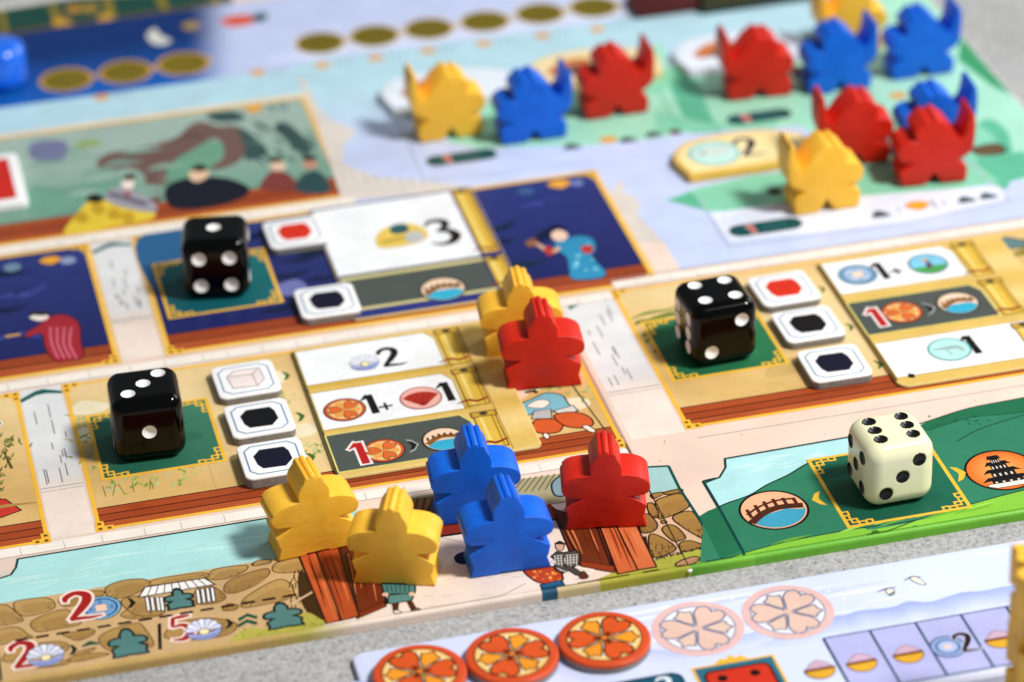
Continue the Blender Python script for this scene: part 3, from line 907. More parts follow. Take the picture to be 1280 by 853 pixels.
a.poly(zw((-350, 625), (0, 567), (990, 405), (1060, 395))+zw((1120, 500), (1190, 640))+[(edge_x(418), BY0+.9), (BX0+1, BY0+.9), (BX0+1, -50)], 'cba878')
STONE, SOL = ('b08c50', 'ab864a', 'b8945a', 'a8824c'), '5a3a1c'
def stone(a, pts, hatch=True, ow=.28, olc=None, base=None):
    c = base or random.choice(STONE)
    sp = spline(pts, n=4)
    a.poly(sp, c); a.line(sp+[sp[0]], ow, olc or '65451f')
    if hatch:
        xs_ = [p[0] for p in sp]; ys_ = [p[1] for p in sp]
        cx, cy = sum(xs_)/len(sp), sum(ys_)/len(sp)
        a.poly([((p[0]-cx)*.72+cx+(max(xs_)-min(xs_))*.05, (p[1]-cy)*.6+cy-(max(ys_)-min(ys_))*.10) for p in sp], mix(c, '8a6434', .35))
        for k in range(11):
            p = sp[random.randrange(len(sp))]
            if (p[1]-cy) < .15*(max(ys_)-min(ys_)):
                q = (p[0]+(cx-p[0])*.10, p[1]+(cy-p[1])*.10); r_ = (p[0]+(cx-p[0])*random.uniform(.2, .42), p[1]+(cy-p[1])*random.uniform(.2, .42)+.3)
                a.line([q, r_], [.22, .06], '5f4320')
for q in (((110, 100), (150, 70), (370, 48), (440, 100), (400, 150), (210, 195), (130, 160)), ((0, 105), (70, 115), (180, 215), (150, 245), (0, 270), (-80, 240), (-80, 130)),
          ((245, 255), (330, 195), (520, 140), (600, 200), (640, 260), (440, 300), (300, 320)), ((0, 300), (140, 285), (220, 340), (260, 370), (120, 400), (0, 420), (-100, 380)),
          ((470, 60), (560, 20), (790, -10), (830, 20), (700, 80), (520, 120)), ((500, 340), (600, 320), (740, 300), (745, 340), (630, 390), (560, 370)),
          ((790, 380), (880, 310), (1090, 250), (1170, 310), (1230, 430), (1100, 450), (880, 470)), ((20, 550), (60, 480), (160, 440), (430, 400), (540, 420), (520, 480), (300, 520), (120, 560)),
          ((540, 545), (640, 500), (840, 490), (860, 505), (700, 545), (590, 560)), ((590, 500), (700, 460), (760, 450), (740, 470), (640, 510)), ((970, 180), (1080, 110), (1290, 60), (1300, 180), (1100, 215), (1010, 210)),
          ((250, 590), (330, 560), (540, 550), (545, 575), (420, 600), (270, 610))):
    stone(a, zv(*q))
for q in (((815, 520), (840, 480), (960, 440), (980, 460), (930, 500), (850, 530)), ((752, 470), (790, 440), (895, 428), (890, 450), (830, 475), (770, 480)), ((915, 425), (940, 410), (985, 408), (980, 420), (930, 430)),
          ((548, 500), (570, 478), (735, 455), (750, 472), (640, 490)), ((690, 560), (740, 500), (800, 520), (820, 550), (760, 570)), ((880, 580), (900, 540), (1010, 480), (1060, 500), (1060, 545), (940, 575)),
          ((995, 450), (1005, 420), (1090, 400), (1120, 440), (1050, 455)), ((600, 690), (640, 640), (760, 620), (860, 640), (830, 680), (700, 700)), ((810, 590), (830, 568), (868, 575), (850, 592)), ((385, 510), (440, 485), (520, 478), (545, 500), (470, 540), (400, 545)), ((440, 560), (500, 540), (560, 560), (600, 600), (500, 610))):
    stone(a, zw(*q))
for k in range(40):      # ink hatching beside the gate post
    X = random.uniform(1060, 1140); Y = random.uniform(430, 610)
    a.line(zw((X, Y), (X+random.uniform(-12, 4), Y+random.uniform(8, 26))), .22, '2a1c10')
a.poly(zw((1085, 470), (1108, 455), (1175, 600), (1180, 630), (1120, 600), (1090, 540)), '3a2614', True)
a.poly(zw((840, 700), (900, 660), (1010, 655), (1110, 600), (1180, 630), (1260, 640))+[(edge_x(430), BY0+.9), (edge_x(300), BY0+.9)], 'b3ad4c', True)
a.line(zw((1060, 570), (1138, 525)), .5, 'd9b98c')
for k in range(30):
    q = zw((random.uniform(760, 1180), random.uniform(625, 690)))[0]; a.line([q, (q[0]+.05, q[1]+.6)], .18, '5f6a24')
a.line(zw((-40, 440), (5, 853)), .5, '1f3a2c')
bpart(a, 'stone_wall')
# cost line printed over the stones
def coin_icon(art, c, r, dark='1f3f66', mid='6f9fce', hole='efc7b4'):
    art.disc(c, r, '0c1c30'); art.disc(c, r*.94, '7fb2d4'); art.disc(c, r*.82, '163c66'); art.disc(c, r*.72, mid)
    for t in range(4):
        q = (c[0]+r*.52*math.cos(t*math.pi/2), c[1]+r*.52*math.sin(t*math.pi/2))
        for k in range(3): art.line([(q[0]-.3*r*.3, q[1]+(k-1)*.12*r), (q[0]+.3*r*.3, q[1]+(k-1)*.12*r)], r*.05, dark)
    art.poly(rect(c[0]-r*.30, c[1]-r*.30, c[0]+r*.30, c[1]+r*.30), hole, False, '3a2a30', .12)
def shell_icon(art, c, r, pale='d6d9f0', ink='4a4a6a'):
    for k in range(-3, 4):
        t0, t1 = math.radians(90+k*25-12), math.radians(90+k*25+12)
        art.poly([(c[0], c[1]-.25*r), (c[0]+1.05*r*math.cos(t0), c[1]-.25*r+1.15*r*math.sin(t0)), (c[0]+1.12*r*math.cos((t0+t1)/2), c[1]-.25*r+1.25*r*math.sin((t0+t1)/2)), (c[0]+1.05*r*math.cos(t1), c[1]-.25*r+1.15*r*math.sin(t1))], pale if k % 2 else 'e8eaf8', False, ink, .13)
    art.poly([(c[0]-1.0*r, c[1]-.35*r), (c[0], c[1]-.6*r), (c[0]+1.0*r, c[1]-.2*r), (c[0]+.7*r, c[1]-.95*r), (c[0], c[1]-1.15*r), (c[0]-.7*r, c[1]-.95*r)], '9aa6d8', True, ink, .16)
    art.line([(c[0]-.7*r, c[1]-.8*r), (c[0], c[1]-.95*r), (c[0]+.7*r, c[1]-.75*r)], .25, '3f4a90', True)
    art.disc((c[0], c[1]-.35*r), .34*r, '4a4458'); art.disc((c[0], c[1]-.35*r), .28*r, 'f2e6b0')
def pawn_icon(art, pts, fill='4f7f7c', ink='12201e'):
    art.poly(pts, fill, False, ink, .5)
def courtier_icon(art, c, sx=.40, sy=.47):
    art.poly([(c[0]+x*sx, c[1]+(y-9)*sy) for x, y in COURT], '527f7c', False, '101c1a', .5)
def pawnshape(c, s):
    return [(c[0]+x*s, c[1]+y*s) for x, y in ((-1.0, -.95), (-.85, -.35), (-.8, -.15), (-1.25, -.1), (-1.2, .25), (-.7, .5), (-.35, .55), (-.3, 1.0), (0, 1.3), (.3, 1.0), (.35, .65), (1.15, .6), (1.1, .35), (.75, .1), (1.15, -.05), (1.15, -.4), (.9, -.55), (1.0, -.85), (.2, -.75))]
a = Art(0.18)
coin_icon(a, zv((810, 130))[0], 3.9)
q = zv((540, 250))[0]; glyph(a, '2', q[0], q[1]+.1, 9.2, 'a01c18', 'f4d8cc', .55)
chevron(a, zv((1045, 92))[0], 1.9, -8, INK)
bpart(a, 'cost_coin_icon')
a = Art(0.18)
q = zv((100, 635))[0]; glyph(a, '2', q[0], q[1]+.3, 8.2, 'a01c18', 'f4d8cc', .55)
shell_icon(a, zv((362, 500))[0], 3.3)
chevron(a, zv((580, 465))[0], 1.8, -8, INK)
a.poly(zv((650, 435), (720, 392), (800, 410), (790, 420), (730, 425), (660, 445)), '0f4d3c')
courtier_icon(a, zv((1025, 405))[0])
bpart(a, 'cost_shell_icon')
a = Art(0.18)
a.line(zw((580, 640), (583, 735)), .7, INK)
q = zw((625, 705))[0]; glyph(a, '5', q[0], q[1], 7.6, 'a01c18', 'f4d8cc', .5)
shell_icon(a, zw((740, 658))[0], 3.2)
chevron(a, zw((832, 640))[0], 1.7, -8, INK)
for dy in (0, 22): a.poly(zw((865, 622+dy), (900, 602+dy), (938, 613+dy), (935, 624+dy), (900, 615+dy), (870, 633+dy)), '0f4d3c')
courtier_icon(a, zw((1030, 610))[0], .40, .44)
bpart(a, 'cost_shell_icon')
a = Art(0.18)
a.poly(zw((505, 545), (528, 508), (745, 475), (782, 498)), 'f4f0ee', False, INK, .3)
for k in range(1, 9):
    t = k/9; a.line(zw((528+217*t, 508-33*t), (505+277*t, 545-47*t)), .2, INK)
for x, y in ((528, 545), (546, 545), (566, 545), (580, 545), (712, 518), (730, 515), (748, 512), (765, 510)):
    a.poly(zw((x, y), (x+13, y-2), (x+20, y+46), (x+8, y+52)), 'f4f0ee', False, INK, .22)
courtier_icon(a, zw((651, 550))[0], .30, .36)
for k in range(14):
    x = 55+k*75; y = 703-k*12.3
    a.line(zw((x, y), (x+48, y-8)), .75, '2a1008')
bpart(a, 'gate_icon')

# right part of the wall, bridge field
a = Art(0.05)
a.poly(zr((100, 20), (260, -20), (390, -25), (480, 200), (738, 610), (600, 700))+[(92, BY0+.9), (edge_x(752), BY0+.9)]+zr((-60, 690), (-20, 300)), 'd3ad8c')
a.poly(zq((700, 105), (835, 98), (892, 215), (740, 245)), '9cc4c2')
for q in (((205, 110), (290, 95), (298, 110), (225, 145)), ((308, 95), (430, 70), (438, 95), (330, 115)), ((240, 170), (330, 125), (440, 110), (495, 205), (300, 295), (260, 280)), ((175, 190), (220, 180), (260, 250), (250, 290), (200, 270)),
          ((370, 295), (420, 255), (510, 240), (560, 290), (640, 440), (600, 450), (460, 370)), ((290, 385), (330, 345), (400, 360), (470, 440), (420, 465), (370, 465)), ((120, 300), (180, 260), (255, 340), (220, 395), (130, 400)),
          ((425, 485), (500, 465), (600, 495), (605, 510), (450, 550)), ((190, 430), (260, 425), (380, 500), (380, 545), (220, 590)), ((280, 315), (310, 308), (325, 325), (295, 335))):
    stone(a, zr(*q), ow=.32, olc='20140c', base=random.choice(('9a7438', '8e6a34', 'a47c3e')))
for k in range(60):
    X = random.uniform(150, 380); Y = random.uniform(480, 590); q = zr((X, Y), (X+8, Y+14)); a.line(q, .16, '3a2414')
for k in range(26):
    X = random.uniform(540, 640); Y = random.uniform(370, 440); q = zr((X, Y), (X+6, Y+12)); a.line(q, .16, '3a2414')
a.poly(zr((120, 440), (170, 430), (200, 585), (235, 670), (140, 500)), '2a1a10')
a.poly(zr((-60, 700), (100, 690), (230, 660), (240, 610), (420, 570), (680, 500), (735, 605), (600, 705))+[(92, BY0+.9), (edge_x(745), BY0+.9)], 'a8a540')
for k in range(44):
    t = random.random(); q = zr((235+440*t, 615-110*t+random.uniform(-8, 10)))[0]; a.line([q, (q[0]+random.uniform(-.2, .1), q[1]+.8)], [.3, .1], '20240e')
for q in (((390, 650), (440, 615), (540, 588), (580, 605), (530, 640), (430, 662)), ((170, 760), (185, 715), (250, 702), (290, 730), (270, 760))): stone(a, zr(*q), ow=.4, olc='20140c', base='b98a68')
a.line(zr((0, 775), (80, 800)), .3, INK, True)
a.line(zq((290, 745), (440, 740), (560, 710), (640, 725)), .35, '20140c', True); a.line(zq((330, 790), (400, 755), (520, 735)), .25, '20140c', True)
a.line(zq((835, 98), (892, 215), (1000, 380), (1109, 605)), .55, '0c4a44'); a.line(zq((700, 105), (835, 98)), .5, '0c4a44')
bpart(a, 'stone_wall')
# gate and road
a = Art(0.06)
a.poly(zn((420, 350), (640, 280), (860, 320), (905, 462)), 'ecd9cb')
q = zn((300, 480), (420, 352), (905, 463), (850, 480))
a.grid(lambda u, v: ((q[0][0]+(q[3][0]-q[0][0])*u)*v+(edge_x(405)+(edge_x(725)-edge_x(405))*u)*(1-v), (q[0][1]+(q[3][1]-q[0][1])*u)*v+(BY0+.87)*(1-v)), lambda u, v: hexc('ecd9cb'), 6, 4)
a.poly(q, 'ecd9cb')
for k in range(26):
    X = random.uniform(330, 840); Y = random.uniform(400, 560); p_ = zn((X, Y), (X+random.uniform(10, 40), Y-random.uniform(1, 8))); a.line(p_, [.14, .04], random.choice(('b09c90', '9a8a80')))
a.poly(zn((528, 420), (545, 408), (575, 405), (585, 425), (560, 440), (535, 436)), '1c1a22', True)
a.poly(zn((270, 600), (330, 585), (470, 560), (420, 590))+[], 'c9b27c', True)
a.line(zn((380, 590), (600, 545), (720, 490)), .18, '8a7a70', True)
zx = Z(500, 580, 4.741)
a.poly(zx((40, 205), (700, 95), (960, 60), (1000, 225), (890, 240), (200, 330), (50, 280)), 'a39c78')
for k in range(9): a.line(zx((620+k*40, 180-k*4), (700+k*36, 92-k*5)), .25, '5f5a42')
a.poly(zx((30, 215), (210, 190), (230, 300), (60, 280)), '7a5230')
for k in range(4): a.line(zx((50+k*40, 280), (60+k*45, 205)), .5, '4a2c14')
a.poly(zx((200, 330), (890, 240), (990, 330), (390, 410), (240, 432)), '8a2c18')
a.line(zx((240, 432), (390, 410), (990, 320)), .7, '1c100a'); a.line(zx((200, 375), (890, 280)), .3, '3c1408')
a.poly(zx((900, 120), (960, 80), (990, 180), (920, 190)), '7e98a0', True, '22343c', .4)
bpart(a, 'road')
a = Art(0.12)
def plank(a, pts, c, lines=5):
    a.poly(pts, c, False, INK, .35)
    p0, p1, p2, p3 = pts
    for k in range(lines):
        t = (k+.5)/lines+random.uniform(-.06, .06)
        s0, s1 = random.uniform(0, .3), random.uniform(.6, 1)
        A = (p0[0]+(p1[0]-p0[0])*t, p0[1]+(p1[1]-p0[1])*t); B = (p3[0]+(p2[0]-p3[0])*t, p3[1]+(p2[1]-p3[1])*t)
        a.line([(A[0]+(B[0]-A[0])*s0, A[1]+(B[1]-A[1])*s0), (A[0]+(B[0]-A[0])*(s0+s1)/2+random.uniform(-.2, .2), A[1]+(B[1]-A[1])*(s0+s1)/2), (A[0]+(B[0]-A[0])*s1, A[1]+(B[1]-A[1])*s1)], [.1, .3, .1], random.choice(('5a1e0c', '7a2e14', 'd87c4c')), True)
plank(a, zn((210, 395), (300, 350), (350, 545), (270, 585)), '5a2412', 6)
plank(a, zn((240, 410), (330, 380), (345, 545), (275, 580)), '6e2c14', 7)
a.poly(zn((262, 575), (340, 540), (348, 552), (272, 585)), '7e3018', False, INK, .2)
plank(a, zn((105, 395), (165, 385), (225, 590), (188, 598)), 'c4582c', 5)
plank(a, zn((155, 390), (215, 380), (275, 578), (228, 590)), 'b44c24', 5)
bpart(a, 'gate_door'); a = Art(.12)
plank(a, zn((800, 320), (915, 300), (955, 460), (850, 440)), '5e2814', 9)
plank(a, zn((790, 290), (905, 330), (950, 455), (868, 440)), '6a2e16', 8)
a.poly(zn((862, 430), (955, 445), (958, 462), (868, 446)), '8a3418', False, INK, .2)
plank(a, zn((905, 310), (950, 302), (1020, 455), (965, 466)), 'c66034', 5)
plank(a, zn((945, 305), (995, 295), (1068, 447), (1018, 455)), 'cc6a3c', 5)
bpart(a, 'gate_door')
# people on the road
zg = Z(440, 730, 5.333); zz2 = Z(430, 680, 2.723)
a = Art(0.18)
a.poly(zg((205, 40), (215, -10), (400, 0), (420, 60), (395, 75), (300, 70), (230, 72)), '4f8078', True, '14201e', .35)
a.poly(zg((245, 85), (300, 75), (395, 72), (400, 110), (330, 125), (250, 135)), '5a8a84', True, '14201e', .3)
for k in range(6): a.line(zg((230+k*30, 15), (240+k*28, 60)), .25, '2c4c48')
for q in (((270, 135), (310, 132), (305, 180), (278, 185)), ((368, 122), (395, 115), (430, 170), (400, 185))): a.poly(zg(*q), '5a2416', False, INK, .25)
a.poly(zg((275, 190), (300, 180), (330, 195), (300, 207)), 'efe0d0', True, INK, .2); a.poly(zg((400, 180), (440, 165), (455, 178), (410, 192)), '8a5a48', True, INK, .2)
for q in ((222, 75), (400, 72)): a.disc(zg(q)[0], .6, 'e8bfa4')
bpart(a, 'walker_figure')
a = Art(0.18)
a.poly(zz2((612, 95), (640, 85), (720, 80), (745, 115), (735, 130), (690, 138), (650, 128)), 'b8401c', True, '2a100a', .4)
for k in range(16): a.disc(zz2((640+random.uniform(0, 95), 92+random.uniform(0, 38)))[0], .32, random.choice(('e88a3c', 'f0a850', 'd8682c')))
a.poly(zz2((668, 142), (740, 125), (764, 172), (690, 192)), '2a6a96', False, '0e2030', .35)
for k in range(8): a.line(zz2((677+k*8.5, 146-k*2), (690+k*8.5, 172-k*2)), .3, '16405e')
a.poly(zz2((680, 186), (764, 170), (764, 178), (690, 196)), '122838')
bpart(a, 'walker_figure')
a = Art(0.18)
a.poly(zz2((705, 45), (725, 28), (750, 32), (790, 22), (806, 45), (803, 68), (780, 82), (800, 95), (820, 105), (815, 112), (790, 108), (765, 92), (745, 102), (722, 92), (715, 80), (725, 62)), '4a443e', False, INK, .35)
for k in range(8): a.line(zz2((716+k*11, 42-(k % 3)), (722+k*10, 72+(k % 3)*3)), .17, 'd6cdc0')
for k in range(4): a.line(zz2((714+k*2, 44+k*9), (798-k*3, 38+k*9)), .17, 'd6cdc0')
for k in range(4): a.line(zz2((725+k*6, 84+k*3), (740+k*9, 94+k*2)), .17, 'd6cdc0')
a.line(zz2((752, 36), (746, 60), (758, 84)), .3, INK, True)
a.poly(zz2((720, 5), (735, 0), (750, 8), (742, 24), (725, 22)), 'dca88a', True, INK, .2); a.poly(zz2((716, 2), (735, -8), (755, 4), (735, 4)), '2a1a14', True)
a.poly(zz2((800, 112), (815, 95), (832, 115), (812, 120)), '5a2a1c', True, INK, .2)
bpart(a, 'crouching_figure')

a = Art(0.07)
yb = BY0+.9
a.poly(zc((5, 285), (45, 268), (62, 240), (60, 215), (420, 152), (640, 112), (640, 300), (130, 420), (40, 352)), 'aedde0')
for k in range(14):
    X = random.uniform(80, 300); Y = random.uniform(225, 270)-(X-80)*.17; p = zc((X, Y), (X+60, Y-12)); a.line([p[0], ((p[0][0]+p[1][0])/2, (p[0][1]+p[1][1])/2), p[1]], [.1, .6, .1], 'c4ecee', True)
HG, HG2, HG3 = '2f7a5c', '1f6a48', '3c8a66'
a.poly(zc((0, 375), (60, 345), (130, 320), (180, 290), (240, 262), (290, 232), (330, 215), (420, 205), (640, 110), (760, 70), (915, 40), (1100, 0), (1500, -60), (1500, 460), (915, 385), (480, 460), (100, 530), (5, 545)), HG)
a.poly(zc((600, 130), (640, 108), (760, 72), (915, 42), (1100, 5), (1100, 40), (915, 82), (760, 98), (640, 135)), HG2)
a.line(zc((640, 135), (760, 98), (915, 82), (1100, 40)), .22, '124030', True)
a.line(zc((725, 165), (790, 130), (915, 90), (1000, 70)), .28, '124030', True)
for k in range(16): a.disc(zc((640+random.uniform(0, 180), 110+random.uniform(-18, 10)))[0], .25, '124030')
a.line(zc((0, 375), (60, 345), (130, 320), (180, 290), (240, 262), (290, 232), (330, 215)), .4, '0e3028', True)
a.line(zc((590, 122), (640, 108), (760, 70), (915, 40), (1100, 0), (1500, -60)), .3, '0e3028', True)
a.poly(zr((575, 280), (640, 240), (715, 212), (905, 540), (735, 610)), HG2)
bpart(a, 'bridge_field')
a = Art(0.13)
x_a, x_b = edge_x(880), BX1-.9
a.poly([(edge_x(872), yb)]+spline(zc((15, 530), (60, 505), (115, 485), (250, 450), (440, 415), (480, 418), (620, 390), (800, 335), (915, 305), (1100, 260), (1500, 180)), False)+[(x_b, yb)], '84c23e')
a.line(zc((15, 530), (60, 505), (115, 485), (250, 450), (440, 415), (600, 392), (800, 335), (915, 305), (1100, 260), (1500, 180)), .3, '0e3028', True)
for k in range(16):
    X = random.uniform(150, 900); Y = 500-X*.17+random.uniform(-6, 6); p = zc((X, Y-8), (X+80, Y-32)); a.line([p[0], ((p[0][0]+p[1][0])/2, (p[0][1]+p[1][1])/2+.1), p[1]], [.1, .5, .1], random.choice(('a4d85c', '6aaa30')), True)
for q in ((370, 455), (605, 412), (490, 425)): a.disc(zc(q)[0], .8, '3a7a24', .7)
a.line(zc((480, 455), (510, 430), (605, 392)), .3, '173018', True)
a.line(zr((603, 12), (720, 210), (905, 545), (950, 640)), .6, '0a3c38')
a.line(zr((603, 12), (700, -10)), .5, '0a3c38'); a.line(zc((0, 285), (45, 268), (62, 240), (60, 215), (420, 152)), .45, '0e3c38')
bpart(a, 'green_bank')
dice_frame('dice_space', 138.5, -59.24, '14503e', '1f6a50')
a = Art(0.2)
c = zc((200, 362))[0]
a.disc(c, 7.0, '0c0c0c'); a.disc(c, 6.5, 'f0b088')
a.poly([(c[0]+6.2*math.cos(t), c[1]+6.2*math.sin(t)) for t in [math.radians(d) for d in range(215, 356, 10)]]+[(c[0]+5.6, c[1]-1.2), (c[0]+2.4, c[1]-.2), (c[0]-2.2, c[1]-1.2), (c[0]-4.5, c[1]-3.4)], '3f9ebc')
a.line([(c[0]-5.6, c[1]-3.2), (c[0]-2.4, c[1]-.6), (c[0]+1.4, c[1]+.6), (c[0]+6.0, c[1]+.0)], 1.7, '4a2210', True)
a.line([(c[0]-5.6, c[1]-.2), (c[0]-2.4, c[1]+1.9), (c[0]+1.4, c[1]+3.0), (c[0]+5.2, c[1]+2.8)], .6, '4a2210', True)
for k in range(6):
    x = -5+k*2.0; y = -2.2+2.9*math.sin((k+.6)*.42); a.line([(c[0]+x, c[1]+y), (c[0]+x-.1, c[1]+y+3.1)], .75, '4a2210')
bpart(a, 'bridge_icon')
a = Art(0.2)
c = zc((850, 248))[0]
a.disc(c, 7.4, '0c0c0c'); a.grid(lambda u, v: (c[0]+6.9*v*math.cos(2*math.pi*u), c[1]+6.9*v*math.sin(2*math.pi*u)), lambda u, v: mix('f0b060', 'e86a24', v), 40, 3)
for k, (wd, y) in enumerate(((8.6, -3.6), (6.6, -.8), (4.6, 1.8), (2.6, 4.0))):
    a.poly([(c[0]-wd*.62, c[1]+y), (c[0]-wd*.42, c[1]+y+1.5), (c[0]+wd*.42, c[1]+y+1.5), (c[0]+wd*.62, c[1]+y), (c[0]+wd*.46, c[1]+y+.25), (c[0]-wd*.46, c[1]+y+.25)], '101010')
    a.poly(rect(c[0]-wd*.38, c[1]+y-1.4, c[0]+wd*.38, c[1]+y+.3), '1c1814')
    for j in range(4): a.poly(rect(c[0]-wd*.32+j*wd*.18, c[1]+y-1.1, c[0]-wd*.26+j*wd*.18, c[1]+y-.2), 'e8ded0')
a.poly([(c[0]-4.8, c[1]-5.0), (c[0]-4.2, c[1]-4.4), (c[0]+4.2, c[1]-4.4), (c[0]+4.8, c[1]-5.0), (c[0]+3, c[1]-6), (c[0]-3, c[1]-6)], 'efe6da', False, INK, .2)
bpart(a, 'castle_icon')
GR = '3f6428'
for p, sz, an, c_ in [(zc((328, 330))[0], 2.6, 180, GOLD), (zc((728, 258))[0], 2.8, 0, GOLD)]+[(zp(p)[0], q, 0, GR) for p, q in (((375, 521), 2.0), ((388, 572), 2.0), ((357, 470), 1.9), ((1027, 362), 1.7), ((1062, 409), 1.8), ((1098, 456), 1.9))]+[(zp(p)[0], 2.2, 0, 'c8962c') for p in ((417, 290), (458, 378))]:
    one('arrow_mark', chevron, p, sz, an, c_)
a = Art(0.24)
a.line([(92.3, BY0+.9), (92.3, -30)], .24, '2e221a'); a.line([(90.4, -30), (87.6, -4)], .3, '4a3a26')
bpart(a, 'fold_line')
a = Art(0.24); a.line([(-41, BY0+.9), (-41, 30)], .24, '2e221a'); bpart(a, 'fold_line')
# worn white corner at the fold
bm = bmesh.new(); bmesh.ops.create_icosphere(bm, subdivisions=2, radius=.55*MM)
for v in bm.verts: v.co *= random.uniform(.7, 1.2); v.co.z *= .8
for v in bm.verts: v.co += Vector((92.4*MM, (BY0-.05)*MM, -.75*MM))
onboard(solid('worn_corner', bm, [WHITE_TILE], board))
print('INK TOP', max(q[4] for q in BOARD_INK))
# ================================================================== cards, tiles and tokens on the board
def card_thing(name, outline, h, loc, label, cat, group=None, mats=None, bev=.15, face=None):
    root = empty(name, (loc[0]*MM, loc[1]*MM, loc[2]*MM))
    tag(root, label, cat, group)
    bm = extrude(outline, 0, h, bev, 2)
    body = solid('body', bm, mats, root)
    return root, body
CARD = plain('card_stock', 'e3c885', .45, (200, .95, 1.03))
BAMB, BAMD = 'dcb648', '8a5a20'
def gcoin(art, c, r, rot=0):      # small orange flower coin
    art.disc(c, r, '3a1a0c'); art.disc(c, r*.94, 'c8562a'); art.disc(c, r*.80, 'e8c88a')
    for k in range(3):
        t = rot+k*2*math.pi/3+.85
        art.poly(leaf(c, t+math.pi/3, r/8.4), 'e8a04a')
        h = heart((c[0]+r*.40*math.cos(t), c[1]+r*.40*math.sin(t)), r*.40, t)
        art.poly(h, 'd8682e', False, '4a1c0c', r*.035)
    art.disc(c, r*.1, 'e08a3c')
def heart(c, s, t):
    """heart whose tip points back towards angle t + 180"""
    P = [(-1.0, 0), (-.45, .42), (.1, .78), (.62, .80), (.92, .48), (.72, .06), (.62, 0), (.72, -.06), (.92, -.48), (.62, -.80), (.1, -.78), (-.45, -.42)]
    return [(c[0]+s*(x*math.cos(t)-y*math.sin(t)), c[1]+s*(x*math.sin(t)+y*math.cos(t))) for x, y in P]
def leaf(c, t, s=1.0):
    P = [(1.2, 0), (3.2, 1.15), (5.2, 1.95), (5.6, .85), (6.6, 0), (5.6, -.85), (5.2, -1.95), (3.2, -1.15)]
    return [(c[0]+s*(x*math.cos(t)-y*math.sin(t)), c[1]+s*(x*math.sin(t)+y*math.cos(t))) for x, y in P]
def bridge_icon(art, c, r):
    art.disc(c, r, '2a1a12'); art.disc(c, r*.92, 'efd0b4')
    art.poly([(c[0]+r*.9*math.cos(t), c[1]+r*.9*math.sin(t)) for t in [math.radians(d) for d in range(205, 341, 9)]]+[(c[0]+r*.5, c[1]-r*.05), (c[0]-r*.3, c[1]-r*.05)], '35aacb')
    art.line([(c[0]-r*.8, c[1]-r*.25), (c[0]-r*.1, c[1]+r*.25), (c[0]+r*.8, c[1]+r*.1)], r*.30, '8a5a24', True)
    for k in range(6):
        x = -.7+k*.28; art.line([(c[0]+r*x, c[1]+r*(-.1+.35*math.sin((x+1)*1.5))), (c[0]+r*x, c[1]+r*(.18+.35*math.sin((x+1)*1.5)))], r*.12, '5a3414')
def bamboo(art, x0, x1, y0, y1):
    art.poly(rect(x0, y0, x1, y1), BAMB, False, '7a5416', .3)
    art.line([(x0+(x1-x0)*.3, y0+.4), (x0+(x1-x0)*.3, y1-.4)], .7, 'ecd27c'); art.line([(x1-.8, y0+.4), (x1-.8, y1-.4)], .5, 'b48a2c')
    art.poly(rect(x0-.3, y1-.9, x1+.3, y1+1.0), 'c8a03c', False, '5a3a12', .3)
    art.disc(((x0+x1)/2, y1+.2), .9, '3a3428', .7)
    art.line([(x0-2.0, y0+1.6), (x0+.6, y0+2.4), ((x0+x1)/2, y0+1.6), (x1+.3, y0+2.6)], [.2, .8, .8, .5], '8a2a14', True)

# --- left garden card
CZ = 0.5
root, body = card_thing('action_card', rrect(0, 0, 42.5, 53.0, 1.6), CZ, (33.2, -27.0, 0.24), 'three-row card with fan icon beside the black die showing three', 'card', mats=[CARD])
def strip(name, x0, x1, y0, y1, fill, cut=3.2, round_tl=False, parent=None):
    a = Art(CZ+.02)
    a.poly([(x0, y0), (x1, y0), (x1, y1-cut), (x1-cut*.55, y1), (x0, y1)], fill, False, 'b89a3c' if fill != '4d5450' else 'e0d27a', .35)
    return a
W_, G_ = 'eef0f3', '4d5450'
a = Art(CZ+.01)
a.box_grid(.3, .3, 42.2, 52.7, lambda u, v: mix('e6ca84', 'd8b45c', .5+.5*math.sin(v*22)), 1, 24)
a.line([(.25, 1.6), (.25, 51.5)], .5, '1c3a2c')
for y in (17.9, 35.2): a.line([(.4, y+.8), (32, y+.8)], .8, 'c89c3a'); a.line([(.4, y+1.6), (31, y+1.6)], .3, '7a5416'); 
a.line([(36.5, .6), (36.5, 52)], .3, 'b08a3c')
sub(a, 'card_face', root)
for y0, y1 in ((2.4, 15.4), (19.2, 33.4), (36.6, 50.6)):
    a = Art(CZ+.06); bamboo(a, 31.4, 36.0, y0, y1); sub(a, 'bamboo_pole', root)
def rowf(c):     # px on the card face -> local mm
    p = unp(c[0], c[1], .24+CZ); return (p[0]-33.2, p[1]+27.0)
zk = lambda x, y: rowf((350+x/3.876, 400+y/3.876))
a = strip('row', .5, 30.6, 37.0, 51.6, W_)
a.line([(.5, 36.4), (30, 36.4)], .5, 'e0c050')
row = sub(a, 'white_row', root)
a = Art(CZ+.1)
p = zk(408, 205); shell_icon(a, p, 3.0, 'dfe3ea', '8a8fa0')
sub(a, 'shell_icon', row)
a = Art(CZ+.1)
p = zk(500, 232); glyph(a, '2', p[0]-.2, p[1]-.1, 7.6, INK)
sub(a, 'numeral', row)
a = strip('row', .5, 30.6, 18.6, 33.8, W_)
row = sub(a, 'white_row', root)
a = Art(CZ+.1)
gcoin(a, zk(314, 437), 4.5)
sub(a, 'flower_coin_icon', row)
a = Art(CZ+.1)
p = zk(405, 462); glyph(a, '1', p[0]+.6, p[1]-.1, 7.6, INK)
sub(a, 'numeral', row)
a = Art(CZ+.1)
p = zk(485, 440); glyph(a, '+', p[0], p[1]-1.4, 5.0, INK)
sub(a, 'plus_sign', row)
